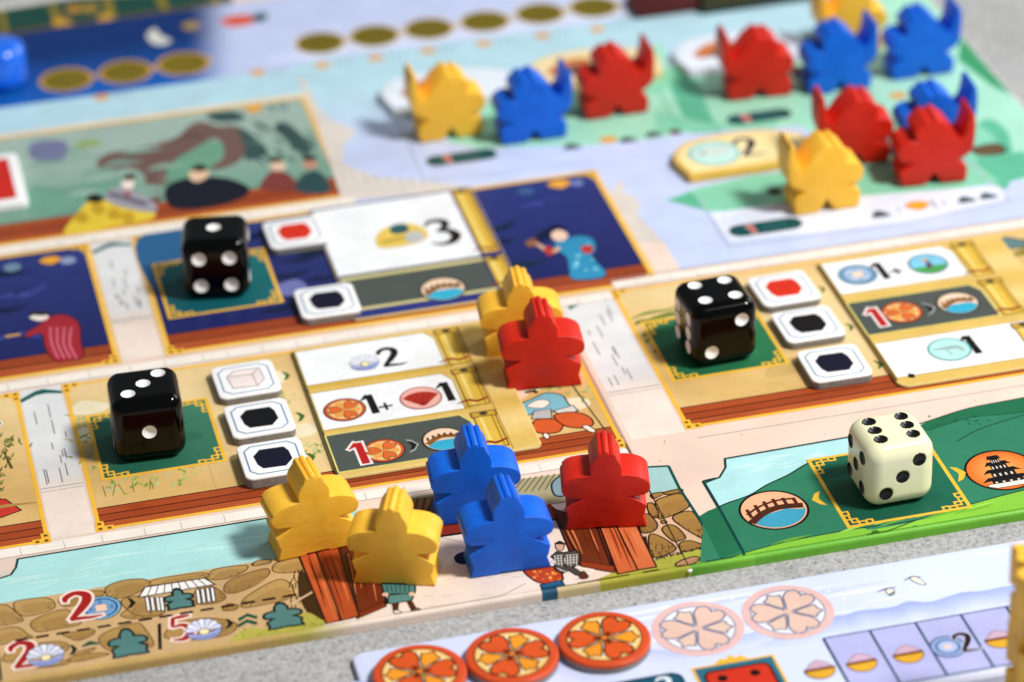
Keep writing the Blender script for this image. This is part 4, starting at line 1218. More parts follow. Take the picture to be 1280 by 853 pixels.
a = Art(CZ+.1)
p = zk(683, 380); a.disc(p, 4.5, 'a86a64'); a.disc(p, 4.1, 'eab0a4')
a.poly([(p[0]-.35, p[1]-3.2), (p[0]+.35, p[1]-3.2)]+[(p[0]+5.0*math.cos(t), p[1]-2.6+5.0*math.sin(t)) for t in [math.radians(d) for d in range(40, 141, 10)]], 'b02c20')
for k in range(6): t = math.radians(40+k*20); a.line([(p[0], p[1]-2.8), (p[0]+4.8*math.cos(t), p[1]-2.6+4.8*math.sin(t))], .14, '701810')
sub(a, 'printed_icon', row)
a = Art(CZ+.1)
p = zk(778, 400); glyph(a, '1', p[0]+.4, p[1]-.1, 7.6, INK)
sub(a, 'numeral', row)
a = strip('row', .5, 30.6, 2.2, 16.6, G_)
row = sub(a, 'grey_row', root)
a = Art(CZ+.1)
p = zk(360, 705); glyph(a, '1', p[0]+.2, p[1]-.2, 8.2, 'b8201c', 'eee6e4', .5)
sub(a, 'numeral', row)
a = Art(CZ+.1)
gcoin(a, zk(503, 635), 4.4)
sub(a, 'flower_coin_icon', row)
a = Art(CZ+.1)
p = zk(640, 610); chevron(a, p, 2.7, 0, '9aa09c'); chevron(a, p, 1.9, 0, INK)
sub(a, 'arrow_mark', row)
a = Art(CZ+.1)
bridge_icon(a, zk(793, 580), 4.5)
sub(a, 'bridge_icon', row)

# --- right garden card
root, body = card_thing('action_card', rrect(0, 0, 43.0, 56.5, 2.6), CZ, (152.6, -26.4, 0.24), 'three-row card with crane icon beside the black die showing four', 'card', mats=[CARD])
def zk2(x, y):
    p = unp(1020+x/4.265, 290+y/4.265, .24+CZ); return (p[0]-152.6, p[1]+26.4)
a = Art(CZ+.01)
a.poly(rrect(.3, .3, 42.7, 56.2, 2.4), 'dcb862')
a.box_grid(.3, 3.2, 42.7, 55, lambda u, v: mix('e6ca84', 'd8b45c', .5+.5*math.sin(v*22)), 1, 24)
a.line([(.25, 2.6), (.25, 54)], .5, '4a3a1c')
sub(a, 'card_face', root)
for y0, y1 in ((3.4, 16.4), (21.6, 36.0), (39.2, 53.4)):
    a = Art(CZ+.06); bamboo(a, 31.4, 36.0, y0, y1); sub(a, 'bamboo_pole', root)
a = strip('row', .6, 30.6, 40.0, 54.4, W_)
row = sub(a, 'white_row', root)
a = Art(CZ+.1)
coin_icon(a, zk2(222, 230), 4.4, '4a78a8', 'a9c6e4', 'f2d8c8')
sub(a, 'coin_icon', row)
a = Art(CZ+.1)
p = zk2(372, 250); glyph(a, '1', p[0]-1.6, p[1]-.2, 7.4, INK)
sub(a, 'numeral', row)
a = Art(CZ+.1)
p = zk2(400, 225); glyph(a, '+', p[0], p[1]-2.0, 5.4, INK)
sub(a, 'plus_sign', row)
a = Art(CZ+.1)
p = zk2(597, 172); a.disc(p, 4.5, '2a5a4a'); a.disc(p, 4.1, '7cc4e4'); a.poly([(p[0]+4*math.cos(t), p[1]+4*math.sin(t)) for t in [math.radians(d) for d in range(195, 346, 10)]], '4aa048'); a.line([(p[0]-.5, p[1]-2), (p[0]+.2, p[1]), (p[0]-.3, p[1]+2.2)], [1.6, 1.2, .6], '5a4a58', True); a.disc((p[0]-.2, p[1]+1.8), .7, 'd8a080')
sub(a, 'printed_icon', row)
a = strip('row', .6, 30.6, 21.8, 36.2, G_)
row = sub(a, 'grey_row', root)
a = Art(CZ+.1)
p = zk2(370, 500); glyph(a, '1', p[0]-2.4, p[1]-.2, 7.8, 'b8201c', 'eee6e4', .5)
sub(a, 'numeral', row)
a = Art(CZ+.1)
gcoin(a, zk2(458, 430), 4.6)
sub(a, 'flower_coin_icon', row)
a = Art(CZ+.1)
p = zk2(602, 410); chevron(a, p, 2.8, 0, '9aa09c'); chevron(a, p, 1.9, 0, INK)
sub(a, 'arrow_mark', row)
a = Art(CZ+.1)
bridge_icon(a, zk2(757, 382), 4.7)
sub(a, 'bridge_icon', row)
a = strip('row', .6, 36.5, 3.6, 18.2, W_)
row = sub(a, 'white_row', root)
a = Art(CZ+.1)
p = zk2(712, 628); a.disc(p, 4.7, '4a9a98'); a.disc(p, 4.3, 'b4e2de'); a.line([(p[0]-3.6, p[1]+.8), (p[0]-1, p[1]+.6), (p[0]+1.8, p[1]+.4), (p[0]+2.8, p[1]-1.6)], [.4, 1.2, 1.2, .3], '9ab4b0', True); a.line([(p[0]-.8, p[1]+.2), (p[0]-.2, p[1]-2.4)], .3, '8aa4a0')
sub(a, 'printed_icon', row)
a = Art(CZ+.1)
p = zk2(868, 648); glyph(a, '1', p[0]-2.0, p[1]-.1, 7.6, INK)
sub(a, 'numeral', row)
a = Art(CZ+.1)
p = zk2(508, 768); a.poly([(p[0]-.8, p[1]-.6), (p[0]-.4, p[1]+1), (p[0]+.8, p[1]+.4), (p[0]+.5, p[1]-1)], INK)
sub(a, 'printed_icon', row)

# --- night room card (two rows)
root, body = card_thing('action_card', rrect(0, 0, 38.5, 52.6, .8), CZ, (48.6, 34.4, 0.24), 'two-row card with number three on the dark blue room', 'card', mats=[CARD])
def zk3(x, y):
    p = unp(400+x/2.942, 220+y/2.942, .24+CZ); return (p[0]-48.6, p[1]-34.4)
a = Art(CZ+.01)
a.box_grid(.2, .2, 38.3, 52.4, lambda u, v: mix('2c367c', '242c6c', v), 2, 2)
sub(a, 'card_face', root)
a = Art(CZ+.04); a.poly(rect(.5, 19.6, 33.2, 51.6), W_); a.line([(.5, 19.4), (33.4, 19.4)], .5, '5a5640')
row = sub(a, 'white_row', root)
a = Art(CZ+.1)
p = zk3(300, 222)
a.poly([(p[0]-5.6, p[1]-4.2), (p[0]-5.8, p[1]+1), (p[0]-3, p[1]+4.6), (p[0]+2, p[1]+5.6), (p[0]+5.4, p[1]+2.6), (p[0]+5.8, p[1]-2), (p[0]+2, p[1]-4.4)], 'e2c25a', True)
a.poly([(p[0]-2, p[1]+2), (p[0]-1.4, p[1]+5.2), (p[0]+1.8, p[1]+5.4), (p[0]+2.2, p[1]+2), (p[0], p[1]+1)], '2f5a5c', True)
a.line([(p[0]-5, p[1]-1.6), (p[0], p[1]-1.0), (p[0]+3, p[1]-1.4)], .9, '9a7a34'); a.poly([(p[0]+.6, p[1]-3), (p[0]+1.4, p[1]+.6), (p[0]+4.2, p[1]+1.0), (p[0]+5.0, p[1]-2.4), (p[0]+2.6, p[1]-3.8)], 'b9b9bc', True)
sub(a, 'printed_icon', row)
a = Art(CZ+.1)
p = zk3(450, 250); glyph(a, '3', p[0]-2.4, p[1]-.4, 11.5, INK)
sub(a, 'numeral', row)
a = Art(CZ+.04); a.poly(rect(.6, 4.6, 33.2, 18.0), G_); a.poly(rect(.6, 17.2, 33.2, 18.6), 'cfc68a'); a.poly(rect(.6, 3.4, 33.2, 4.6), 'cfc68a')
row = sub(a, 'grey_row', root)
a = Art(CZ+.1)
bridge_icon(a, zk3(452, 418), 5.2)
sub(a, 'bridge_icon', row)
for y0, y1 in ((4.0, 17.5), (20.6, 50.8)):
    a = Art(CZ+.06); bamboo(a, 33.8, 37.8, y0, y1); sub(a, 'bamboo_pole', root)

# --- small white tiles with a cube mark
def tile(px, rot, icon, label, h=1.7, grp=None):
    x, y = unp(px[0], px[1], h)
    root = empty('cube_tile', (x*MM, y*MM, .24*MM), math.radians(rot))
    tag(root, label, 'tile', 'white tiles beside the dice')
    S = 6.6
    bm = extrude(rrect(-S, -S, S, S, 1.7), 0, h-.3, 0)
    solid('cardboard_core', bm, [CORE], root)
    bm = extrude(rrect(-S-.02, -S-.02, S+.02, S+.02, 1.7), h-.42, h, .26, 3)
    solid('white_face', bm, [WHITE_TILE], root)
    a = Art(h+.01)
    k, c = 5.3, 1.5
    P = [(-k+c, -k), (k-c, -k), (k, -k+c), (k, k-c), (k-c, k), (-k+c, k), (-k, k-c), (-k, -k+c), (-k+c, -k)]
    a.line(P, .32, '5b86a4')
    sub(a, 'border_line', root)
    a = Art(h+.01)
    H = [(-3.4, -.9), (-2.3, -2.5), (1.4, -2.7), (3.3, -1.4), (3.6, 1.3), (2.4, 2.6), (-1.5, 2.8), (-3.3, 1.6)]
    H = [(-3.5, 1.1), (-2.0, 2.6), (2.6, 2.5), (3.3, 1.3), (3.5, -1.0), (1.9, -2.6), (-2.4, -2.4), (-3.2, -1.2)]
    if icon == 'cube':
        a.poly([(-3.5, 1.2), (-1.8, 2.7), (3.3, 2.5), (3.5, -.8), (1.8, -2.5), (-3.0, -2.2)], 'eedfdc', False, '8a8286', .2)
        a.line([(-3.5, 1.2), (1.5, 1.0), (3.3, 2.5)], .18, '8a8286'); a.line([(1.5, 1.0), (1.8, -2.5)], .18, '8a8286')
    else:
        a.poly(H, {'black': '101014', 'navy': '14142a', 'red': 'd4301c'}[icon])
        if icon == 'red': a.line([(0.4, -2.4), (.7, 1.0), (3.3, 1.6)], .15, 'b02414')
    for i_, v_ in enumerate(a.v): a.v[i_] = (v_[0]*1.08, v_[1]*1.42, v_[2])
    sub(a, 'cube_mark', root)
    return root
def zc4(x, y): return (70+x/3.709, 450+y/3.709)
tile(zc4(880, 92), 1.0, 'cube', 'white tile with pale outlined cube, topmost beside the three-pip die')
tile(zc4(943, 272), 1.2, 'black', 'white tile with black cube between two tiles beside the three-pip die', 1.9)
tile(zc4(1006, 458), .5, 'navy', 'white tile with black cube behind the yellow figure at the gate', 2.4)
def z6p(x, y): return (800+x/2.667, 270+y/2.667)
tile(z6p(480, 243), 1.5, 'red', 'white tile with red cube beside the four-pip die', 1.8)
tile(z6p(560, 362), .6, 'black', 'white tile with black cube between two tiles beside the four-pip die', 1.8)
tile(z6p(648, 492), -.4, 'navy', 'white tile with black cube lowest beside the four-pip die, near plank floor', 1.9)
def z8p(x, y): return (260+x/5.02, 250+y/5.02)
tile(z8p(545, 205), .5, 'red', 'white tile with red cube on the dark blue room', 1.8)
tile(z8p(748, 635), -.5, 'navy', 'white tile with black cube on the dark blue room', 1.9)
# large red tile at the hall's left
x, y = unp(-14, 228, 1.6)
root = empty('wall_tile', (x*MM, y*MM, .24*MM)); tag(root, 'white-rimmed red tile lying on the painted pine hall', 'tile')
bm = extrude(rrect(-8, -13, 8, 13, 1.6), 0, 1.7, .3, 3); solid('body', bm, [WHITE_TILE], root)
a = Art(1.72); a.poly(rrect(-5.6, -10.5, 5.6, 10.5, .8), 'c9281e'); sub(a, 'red_panel', root)

# --- boat tiles on the lagoon
def boat_tile(tip, name, label, face, rim, icon, L=34, Wd=18.5, h=1.9):
    """tip: photo pixel of the left tip"""
    x, y = unp(tip[0], tip[1], h)
    root = empty('boat_tile', (x*MM, y*MM, .2*MM)); tag(root, label, 'tile', 'boat tiles in the lagoon')
    P = [(0, -1)]+spline([(0, -1), (1.5, 3.2), (6, 7.2), (13, 8.6), (L*.6, 8.6), (L-8, 7.4), (L-1.5, 3.6), (L, -1)], False)[1:]+[(L-1.2, -9.4), (1.6, -9.8)]
    bm = extrude(P, 0, h, .35, 3)
    solid('body', bm, [plain(name+'_card', rim, .45)], root)
    a = Art(h+.01)
    cx = L*.5; cy = -.8
    a.poly([(cx+(p[0]-cx)*.93, cy+(p[1]-cy)*.88) for p in P], face)
    icon(a, h)
    sub(a, 'printed_face', root)
    return root
def icon_crane(a, h):
    a.disc((10.2, -.6), 6.2, '58aeb4'); a.disc((10.2, -.6), 5.6, 'bfe2da')
    a.line([(5.6, -.2), (9, .6), (12.5, .2), (14.5, -1.4)], [.6, 1.8, 1.6, .3], 'd8cfc6', True); a.line([(7.2, 1.0), (8.2, -.2)], .8, '8a8480')
    glyph(a, '2', 15.8, -4.4, 9, INK, 'f6ecd0', .3)
def icon_roof(a, h):
    a.poly([(5, -3), (8, 2), (12, 4), (17, 3), (14, -3)], 'c8763c', True); a.poly([(9, -4), (12, 0), (17, 0), (18, -4)], '3a4a54', True); a.line([(6, -3.4), (14, -3.6)], 1, '7a3a1c')
boat_tile((840, 199), 'yellow_boat', 'yellow boat-shaped tile with crane and number two under the yellow warrior', 'f2dda0', 'e4b850', icon_crane)
boat_tile((474, 118), 'white_boat', 'white boat-shaped tile with orange roof behind the left yellow warrior', 'dfe8f4', 'dfe6f0', icon_roof)
boat_tile((657, 92), 'cream_boat', 'cream boat-shaped tile with orange roof behind the left red warrior', 'eed9a8', 'e6cd94', icon_roof)
boat_tile((840, 70), 'pale_boat', 'pale boat-shaped tile with orange roof behind the right-hand group red warrior', 'dfe8f6', 'd6deec', icon_roof)

# ================================================================== player board in front
PT = -0.9       # top of the player board (mm)
pboard = empty('player_board', (0, 0, TZ*MM)); tag(pboard, 'lavender personal board holding orange round tokens', 'game board')
LIL = plain('lavender_board_print', 'cfd8f6', .42, (40, .95, 1.03), 0, .35)
bm = extrude(rrect(24.3, -260, 230, -83.9, 2.4), TZ+.03, PT, .35, 3)
o = solid('board_panel', bm, [LIL], pboard); o.location = (0, 0, -TZ*MM)
PB_INK = []
def pp(a, name):
    o = a.build(name, pboard); o.location = (0, 0, -TZ*MM); return o
zg1 = Z(880, 480, 2.2875, PT); zb = Z(1040, 680, 4.929, PT); zpp = Z(0, 0, 1, PT)
a = Art(PT+.01)
for k in range(30):
    X = random.uniform(30, 150); Y = random.uniform(-100, -86); a.line([(X, Y), (X+8, Y+random.uniform(-.3, .3)), (X+random.uniform(14, 26), Y)], [.1, random.uniform(.5, 1.2), .1], random.choice(('dbe2fa', 'c4cef2', 'e4e9fc')), True)
for k in range(34): a.disc((random.uniform(95, 165), random.uniform(-97, -85)), random.uniform(.12, .28), 'f0f3fd')
pts = spline(zpp((850, 808), (925, 794), (985, 784))+zb((0, 450), (80, 440), (170, 412), (300, 400), (390, 385), (470, 355), (600, 358), (700, 330), (800, 300), (930, 290), (1040, 268), (1150, 255), (1300, 235)), False)
pts2 = [(p[0], p[1]-7.0) for p in pts]
n_ = len(pts)
a.grid(lambda u, v: (pts[min(n_-1, round(u*(n_-1)))][0], pts[min(n_-1, round(u*(n_-1)))][1]-5.6*(1-v)), lambda u, v: mix('cfd8f6', '9aa9e0', v), n_-1, 5)
pts = spline(zpp((440, 852), (560, 850), (640, 838), (720, 822), (800, 812), (860, 812), (960, 785)), False); n_ = len(pts)
a.grid(lambda u, v: (pts[min(n_-1, round(u*(n_-1)))][0], pts[min(n_-1, round(u*(n_-1)))][1]-4*(1-v)), lambda u, v: mix('cfd8f6', 'b4bfec', v), n_-1, 4)
pp(a, 'misty_mountains')
def bird(art, pts, dark):
    art.poly(pts, 'e6e2d6', True, '4a4a48', .16)
    art.line(dark, [.1, .35, .1], '3c3c3c', True)
a = Art(PT+.06); bird(a, zb((330, 290), (360, 275), (385, 290), (380, 315), (355, 318)), zb((275, 300), (330, 280), (395, 268))); a.line(zb((350, 318), (385, 300)), .5, '5a5a50'); pp(a, 'bird')
a = Art(PT+.06); bird(a, zb((480, 215), (520, 205), (580, 250), (530, 245)), zb((440, 232), (490, 205), (550, 207))); pp(a, 'bird')
# faded token spaces
FC = [unp(872.5, 786, PT), unp(985, 765.5, PT)]
for c in FC:
    a = Art(PT+.06)
    a.disc(c, 8.7, 'e0b8b4', n=56); a.disc(c, 7.0, 'e4e4f0', n=56)
    for k in range(3):
        t = k*2*math.pi/3+.85
        a.poly(leaf(c, t+math.pi/3), 'ddbfae', False, '74738c', .34)
        a.poly(spline(heart((c[0]+3.75*math.cos(t), c[1]+3.75*math.sin(t)), 3.55, t), n=3), 'dfbcae', False, '74738c', .36)
    a.disc(c, .8, 'd8b4a4'); a.ring(c, 6.85, 7.15, '9a98ac', 56)
    pp(a, 'faded_token_space')
# track of bowls
a = Art(PT+.06)
YT, YB = -104.0, -121.2
X0 = zg1((345, 735))[0][0]
xsn = [X0+9.0*k for k in range(7)]
a.poly(rect(xsn[0], YB, xsn[-1], YT), 'b0b3e2')
a.line([(xsn[0], YT), (xsn[-1], YT)], .35, '1f4a66'); a.line([(xsn[0], YB), (xsn[-1], YB)], .35, '1f4a66')
for x in xsn: a.line([(x, YB), (x, YT)], .5, '143c56')
a.poly(rect(30, YB-8, xsn[-1], YB-.6), 'dfe3f8'); a.line([(30, YB-3.4), (xsn[-1], YB-3.4)], .5, '9aa0c8')
pp(a, 'bowl_track')
def bowl(c):
    a = Art(PT+.12)
    r = 2.9
    a.poly([(c[0]-r, c[1]), (c[0]-r*.35, c[1]+r*.75), (c[0]+.2, c[1]+r*.95), (c[0]+r*.6, c[1]+r*.65), (c[0]+r, c[1])], 'c9a9c0', False, '7a4a40', .14)
    a.poly([(c[0]-r, c[1]+.1)]+[(c[0]+r*math.cos(t), c[1]+r*1.0*math.sin(t)) for t in [math.radians(d) for d in range(200, 341, 14)]]+[(c[0]+r, c[1]+.1)], 'dba52e', False, '5a2a10', .18)
    a.line([(c[0]-r, c[1]), (c[0]+r, c[1])], .75, '6a3214')
    pp(a, 'bowl_icon')
for q in ((330, 817), (450, 797), (583, 773), (845, 730)): bowl(zg1(q)[0])
a = Art(PT+.12)
c = zg1((697, 753))[0]
a.disc(c, 3.4, '4f6a98'); a.disc(c, 2.9, 'aab8e4'); a.disc(c, 2.5, '5f7cae'); a.disc(c, 1.8, 'a9bde6'); a.poly(rect(c[0]-.7, c[1]-.7, c[0]+.7, c[1]+.7), 'e8c8c4')
q = zg1((740, 768))[0]; glyph(a, '2', q[0]-.4, q[1]-.3, 5.8, '2a1a14', 'c9cdf0', .2)
pp(a, 'coin_icon')
# printed red die in its frame, dark teal box
a = Art(PT+.06)
c0 = zpp((866, 838))[0]; c1 = zpp((965, 818))[0]
a.poly(rect(c0[0], c0[1]-22, c1[0], (c0[1]+c1[1])/2), '2f6a80', False, GOLD, .5)
xc = (c0[0]+c1[0])/2; yt = (c0[1]+c1[1])/2
a.poly([(xc-3.4, yt+.3), (xc-2, yt+1.6), (xc-.8, yt+1.2), (xc, yt+2.4), (xc+.9, yt+1.2), (xc+2, yt+1.7), (xc+3.2, yt+.3)], GOLD)
a.poly(rrect(xc-6.2, yt-14, xc+6.2, yt-1.8, 1.6), 'c8321c', False, '2a0a06', .5)
for dx in (-3.2, 3.0):
    for dy in (-4.3, -11): a.disc((xc+dx, yt+dy), .95, '1a0806')
pp(a, 'red_die_icon')
a = Art(PT+.06)
c0 = zpp((738, 852))[0]; c1 = zpp((850, 842))[0]
a.poly(rrect(c0[0], c0[1]-20, c1[0], c1[1]+.4, 2.0), '17506a', False, '0c2a3a', .5)
glyph(a, '3', c1[0]-5.2, c1[1]-6.4, 6, 'd8e2ea')
pp(a, 'teal_box_icon')

# ---- orange tokens
ORANGE = plain('orange_token_card', 'cc4a1c', .4, (300, .92, 1.05), .02)
def token(px, rot, label):
    h = 1.9
    x, y = unp(px[0], px[1], PT+h)
    root = empty('flower_token', (x*MM, y*MM, (PT+.14)*MM), rot)
    tag(root, label, 'token', 'orange tokens on the personal board')
    bm = extrude(circ((0, 0), 8.62, 64), 0, h-.55, 0); solid('cardboard_core', bm, [CORE], root)
    bm = extrude(circ((0, 0), 8.7, 72), h-.8, h, .45, 4); solid('orange_face', bm, [ORANGE], root)
    a = Art(h+.01)
    a.disc((0, 0), 7.05, '3a1206', n=64); a.disc((0, 0), 6.8, 'efc57a', n=64)
    for k in range(3):
        t = k*2*math.pi/3+math.pi/3
        for sg in (-1, 1): a.poly(spline([(1.6*math.cos(t+sg*.25), 1.6*math.sin(t+sg*.25)), (4.2*math.cos(t+sg*.42), 4.2*math.sin(t+sg*.42)), (6.2*math.cos(t+sg*.42), 6.2*math.sin(t+sg*.42)), (4.6*math.cos(t+sg*.52), 4.6*math.sin(t+sg*.52))], n=3), 'f8efe0')
    sub(a, 'printed_rosette', root)
    for k in range(3):
        a = Art(h+.05); t = k*2*math.pi/3
        a.poly(spline(heart((3.65*math.cos(t), 3.65*math.sin(t)), 3.3, t), n=4), 'd35420', False, '3a1206', .34)
        for d in (-.35, 0, .35): a.line([(.8*math.cos(t), .8*math.sin(t)), (2.3*math.cos(t+d*.6), 2.3*math.sin(t+d*.6))], [.5, .1], '3a1206')
        sub(a, 'petal', root)
        a = Art(h+.03); a.poly(leaf((0, 0), t+math.pi/3), 'ea9428', False, '3a1206', .3)
        sub(a, 'leaf', root)
    a = Art(h+.1); a.disc((0, 0), .85, '3a1206'); a.disc((0, 0), .62, 'e07a30'); sub(a, 'flower_centre', root)
token((524.7, 840.5), 2.0, 'orange flower token nearest the corner of the lavender board')
token((640, 819.0), 2.12, 'orange flower token between two other orange tokens')
token((755.4, 798.6), .85, 'orange flower token next to the faded printed circles')

# ================================================================== dice
PIPS = {1: [(0, 0)], 2: [(-1, -1), (1, 1)], 3: [(-1, -1), (0, 0), (1, 1)], 4: [(-1, -1), (-1, 1), (1, -1), (1, 1)],
        5: [(-1, -1), (-1, 1), (1, -1), (1, 1), (0, 0)], 6: [(-1, -1), (-1, 0), (-1, 1), (1, -1), (1, 0), (1, 1)]}
FACES = {'T': ((0, 0, 1), (1, 0, 0), (0, 1, 0)), 'F': ((0, -1, 0), (1, 0, 0), (0, 0, 1)), 'L': ((-1, 0, 0), (0, 1, 0), (0, 0, 1)),
         'B': ((0, 1, 0), (1, 0, 0), (0, 0, 1)), 'R': ((1, 0, 0), (0, 1, 0), (0, 0, 1)), 'D': ((0, 0, -1), (1, 0, 0), (0, 1, 0))}
def die(px, rot, size, rad, faces, bodym, pipm, label, pr=1.38, sp=3.35, boardz=.24):
    """faces: letter -> (number, quarter turn of the pips)"""
    h = size/2
    x, y = unp(px[0], px[1], h)
    root = empty('die', (x*MM, y*MM, boardz*MM), math.radians(rot)); tag(root, label, 'die', 'dice on the board')
    n = 64
    bm = bmesh.new()
    spots = {}
    for L, (nr, tu, tv) in FACES.items():
        num, q = faces[L]
        spots[L] = [((a_, b_) if q == 0 else (-a_, b_)) if q in (0, 2) else (b_, a_) for a_, b_ in PIPS[num]]
        spots[L] = [(a_*sp, b_*sp) for a_, b_ in spots[L]]
        Nn, U, V = Vector(nr), Vector(tu), Vector(tv)
        g = []
        for i in range(n+1):
            row = []
            for j in range(n+1):
                u, v = -h+size*i/n, -h+size*j/n
                p = Nn*h+U*u+V*v
                inner = Vector([max(-(h-rad), min(h-rad, c_)) for c_ in p])
                d = p-inner
                p2 = inner+d.normalized()*rad
                # faces of a tumbled die are very slightly pillowed
                for sx, sy in spots[L]:
                    rr = math.hypot(u-sx, v-sy)
                    if rr < pr*.98: p2 = p2-Nn*(.62*(1-(rr/pr)**2)+.22)
                row.append(bm.verts.new((p2.x*MM, p2.y*MM, (p2.z+h)*MM)))
            g.append(row)
        for i in range(n):
            for j in range(n):
                f = bm.faces.new((g[i][j], g[i+1][j], g[i+1][j+1], g[i][j+1]))
    bmesh.ops.remove_doubles(bm, verts=bm.verts, dist=1e-6)
    bmesh.ops.recalc_face_normals(bm, faces=bm.faces)
    solid('body', bm, [bodym], root, 60)
    me = bpy.data.meshes.get('pip_'+pipm.name+str(pr))
    if me is None:
        bm = bmesh.new(); m_, k_ = 28, 5
        c_ = bm.verts.new((0, 0, -.55*MM)); prev = None; rings = []
        for j in range(1, k_+1):
            r_ = pr*j/k_
            rings.append([bm.verts.new((r_*math.cos(2*math.pi*i/m_)*MM, r_*math.sin(2*math.pi*i/m_)*MM, (-.57*(1-(r_/pr)**2)+.02)*MM)) for i in range(m_)])
        for i in range(m_): bm.faces.new((c_, rings[0][i], rings[0][(i+1) % m_]))
        for j in range(k_-1):
            for i in range(m_): bm.faces.new((rings[j][i], rings[j+1][i], rings[j+1][(i+1) % m_], rings[j][(i+1) % m_]))
        me = bpy.data.meshes.new('pip_'+pipm.name+str(pr)); bm.to_mesh(me); bm.free(); me.materials.append(pipm)
        for p in me.polygons: p.use_smooth = True
    for L, (nr, tu, tv) in FACES.items():
        Nn, U, V = Vector(nr), Vector(tu), Vector(tv)
        if U.cross(V).dot(Nn) < 0: R3 = Matrix((-U, V, Nn)).transposed()
        else: R3 = Matrix((U, V, Nn)).transposed()
        for sx, sy in spots[L]:
            p = Nn*h+U*sx+V*sy
            o = bpy.data.objects.new('pip', me); COL.objects.link(o); o.parent = root
            o.matrix_local = Matrix.Translation(Vector((p.x*MM, p.y*MM, (p.z+h)*MM))) @ R3.to_4x4()
    return root
die((1112.5, 574), 1.0, 14.3, 3.3, {'T': (6, 0), 'F': (3, 0), 'L': (5, 0), 'B': (4, 0), 'R': (2, 0), 'D': (1, 0)}, IVORY_DIE, BLACK_PIP, 'ivory die with black pips showing six on top')
die((183, 518.5), -3.0, 14.5, 2.7, {'T': (3, 0), 'F': (1, 0), 'L': (5, 0), 'B': (6, 0), 'R': (2, 0), 'D': (4, 0)}, BLACK_DIE, WHITE_PIP, 'black die showing three white pips on top', 1.5)
die((894, 401), 3.0, 14.5, 2.7, {'T': (4, 0), 'F': (2, 0), 'L': (6, 0), 'B': (5, 0), 'R': (1, 0), 'D': (3, 0)}, BLACK_DIE, WHITE_PIP, 'black die showing four white pips on top', 1.5)
die((270.5, 321.5), -11.0, 14.5, 2.7, {'T': (1, 0), 'F': (4, 0), 'L': (5, 0), 'B': (3, 0), 'R': (2, 0), 'D': (6, 0)}, BLACK_DIE, WHITE_PIP, 'black die showing one white pip on top, on dark blue room', 1.6)

# ================================================================== wooden figures
TH = 8.2
MESH = {}
def figure(px, rot, shape, color, label, group, flip=False, z=.24, scale=1.0, raw=None):
    key = (shape, color)
    if key not in MESH:
        bm = extrude([(x_*.96, y_*.945) for x_, y_ in COURT] if shape == 'courtier' else [(x_*.97, y_*.90) for x_, y_ in WARR], -TH/2, TH/2, .32, 3, 'XZ', True)
        me = bpy.data.meshes.new(shape+'_'+color)
        bm.to_mesh(me); bm.free()
        for p in me.polygons: p.use_smooth = True
        me.set_sharp_from_angle(angle=math.radians(28))
        me.materials.append(WOOD[color])
        MESH[key] = me
    o = bpy.data.objects.new(shape+'_figure', MESH[key]); COL.objects.link(o)
    a_ = math.radians(rot)
    x, y = unp(px[0], px[1], z)
    x += -math.sin(a_)*TH/2*scale; y += math.cos(a_)*TH/2*scale
    o.location = (x*MM, y*MM, z*MM)
    o.rotation_euler = (0, 0, a_+(math.pi if flip else 0))
    o.scale = tuple(scale*random.uniform(.982, 1.016) for _ in range(3))
    tag(o, label, 'game piece', group)
    return o
GC, GW = 'courtier figures on castle and gate', 'warrior figures in the lagoon'
figure((398, 691), 6, 'courtier', 'yellow', 'yellow wooden courtier standing on the left gate post by the moat', GC)
figure((493, 731), -20, 'courtier', 'yellow', 'yellow wooden courtier standing above the green-robed walker', GC)
figure((597.5, 652), -5, 'courtier', 'blue', 'blue wooden courtier behind another blue one, near the grey card row', GC)
figure((639, 716), -2, 'courtier', 'blue', 'blue wooden courtier standing above the orange-robed walker', GC)
figure((758.6, 660.5), -12, 'courtier', 'red', 'red wooden courtier standing on the right gate post', GC)
figure((680.6, 485), -7, 'courtier', 'red', 'red wooden courtier in the garden above the swordsman', GC)
figure((654, 446), -7, 'courtier', 'yellow', 'yellow wooden courtier in the garden right behind a red one', GC)
figure((565.5, 174), 0, 'warrior', 'yellow', 'yellow wooden warrior with raised weapon next to the white boat tile', GW, True)
figure((668.5, 177), 0, 'warrior', 'blue', 'blue wooden warrior between a yellow and a red warrior', GW)
figure((772, 145.5), 0, 'warrior', 'red', 'red wooden warrior beside the cream boat tile', GW)
figure((950.8, 123), -4, 'warrior', 'red', 'red wooden warrior beside the pale boat tile', GW, True)
figure((1050.7, 115), 0, 'warrior', 'blue', 'blue wooden warrior right in front of the far yellow warrior', GW)
figure((1068, 67), -2, 'warrior', 'yellow', 'yellow wooden warrior behind a blue warrior at the far lagoon edge', GW, True)
figure((1154.5, 96), 0, 'warrior', 'blue', 'blue wooden warrior with raised weapon near the board corner', GW)
figure((1072, 206), -6, 'warrior', 'red', 'red wooden warrior with weapon at left, behind the yellow warrior', GW, True)
figure((1170, 195), -3, 'warrior', 'blue', 'blue wooden warrior mostly hidden behind a red warrior', GW)
figure((1167, 230.5), -5, 'warrior', 'red', 'red wooden warrior right in front of a hidden blue warrior', GW)
figure((1034.4, 264), 0, 'warrior', 'yellow', 'yellow wooden warrior beside the yellow crane tile', GW, True)
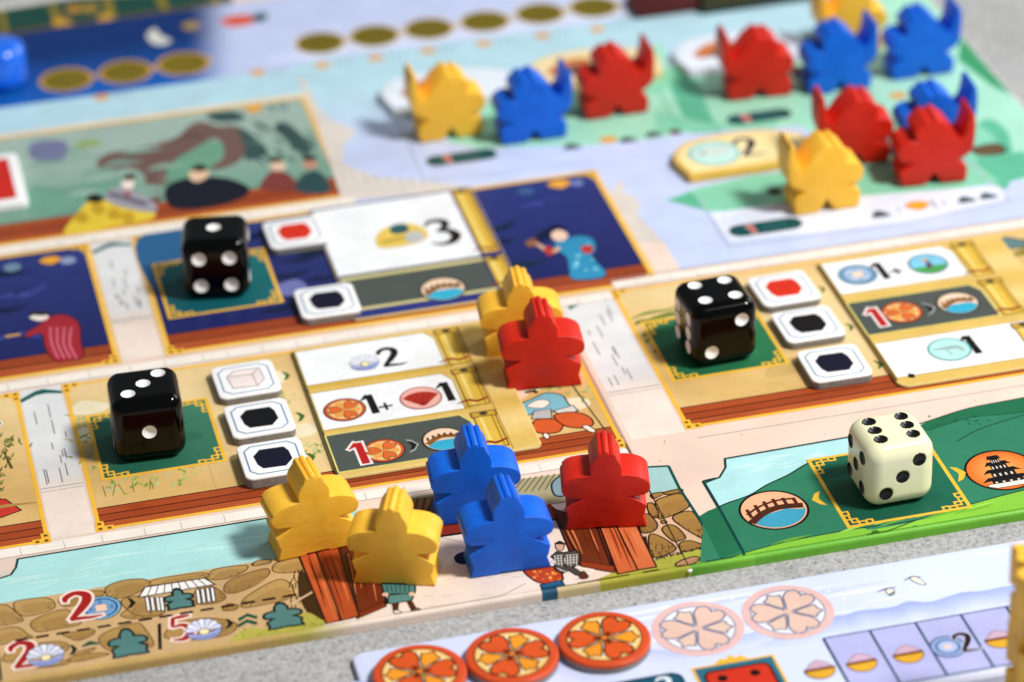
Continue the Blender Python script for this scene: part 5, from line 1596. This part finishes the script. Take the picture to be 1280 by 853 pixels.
# stack of lying yellow courtiers on the personal board
for k, (dx, dy, rz) in enumerate(((0, 0, 8), (1.0, .6, -4), (.2, -.4, 5), (.9, .2, -10))):
    o = bpy.data.objects.new('courtier_figure', MESH[('courtier', 'yellow')]); COL.objects.link(o)
    bx, by = unp(1233, 862, PT)
    o.location = ((bx+9.2+dx)*MM, (by-4+dy)*MM, (PT+.2+TH/2+k*(TH+.02))*MM)
    o.rotation_euler = (math.radians(-90), 0, math.radians(180+rz))
    tag(o, ('lowest', 'second lowest', 'second highest', 'topmost')[k]+' yellow courtier of the lying stack on the lavender board', 'game piece', 'lying courtiers stacked on the personal board')

# ---- blue marker on the track
x, y = unp(4, 112, 0)
prof = [(5.6, 0), (6.6, .8), (6.8, 2), (6.8, 8.6), (6.4, 9.8), (5.2, 10.6), (2.6, 10.9), (0.01, 11)]
bm = bmesh.new(); rings = []
for r_, z_ in prof: rings.append([bm.verts.new((r_*math.cos(2*math.pi*i/48)*MM, r_*math.sin(2*math.pi*i/48)*MM, z_*MM)) for i in range(48)])
for A, B in zip(rings, rings[1:]):
    for i in range(48): bm.faces.new((A[i], A[(i+1) % 48], B[(i+1) % 48], B[i]))
bm.faces.new(rings[0][::-1])
o = solid('track_marker', bm, [plain('blue_gloss_paint', '0a6cf0', .18, (120, .95, 1.05), 0, .6, .6)], None, 50); o.location = (x*MM, (y+4)*MM, .24*MM)
tag(o, 'blue rounded wooden marker on the dark blue track water', 'game piece')

# ---- dark strips lying at the far edge of the lagoon
x0, y0 = unp(795, 25, 0); x1, _ = unp(872, 16, 0)
bm = extrude(rrect(0, 0, 19.5, 11, .8), 0, 2.4, .3, 2)
o = solid('bridge_stand', bm, [plain('dark_red_card', '4a0e0c', .5)]); o.location = (x0*MM, y0*MM, .24*MM); tag(o, 'dark red cardboard stand at the far lagoon edge', 'stand')
x0, y0 = unp(872, 17, 0)
root = empty('bridge_stand', (x0*MM, y0*MM, .24*MM)); tag(root, 'dark green cardboard stand with gold edge line behind the lagoon', 'stand')
bm = extrude(rrect(.6, -1.4, 33, 14, .8), 0, 2.4, .3, 2); solid('body', bm, [plain('dark_green_card', '10251e', .5)], root)
a = Art(2.41); a.line([(1.4, -.4), (32, -.4)], 1.2, '6a5a1c'); a.line([(8, 2), (8, 13)], .7, '3a4a24'); sub(a, 'gold_line', root)
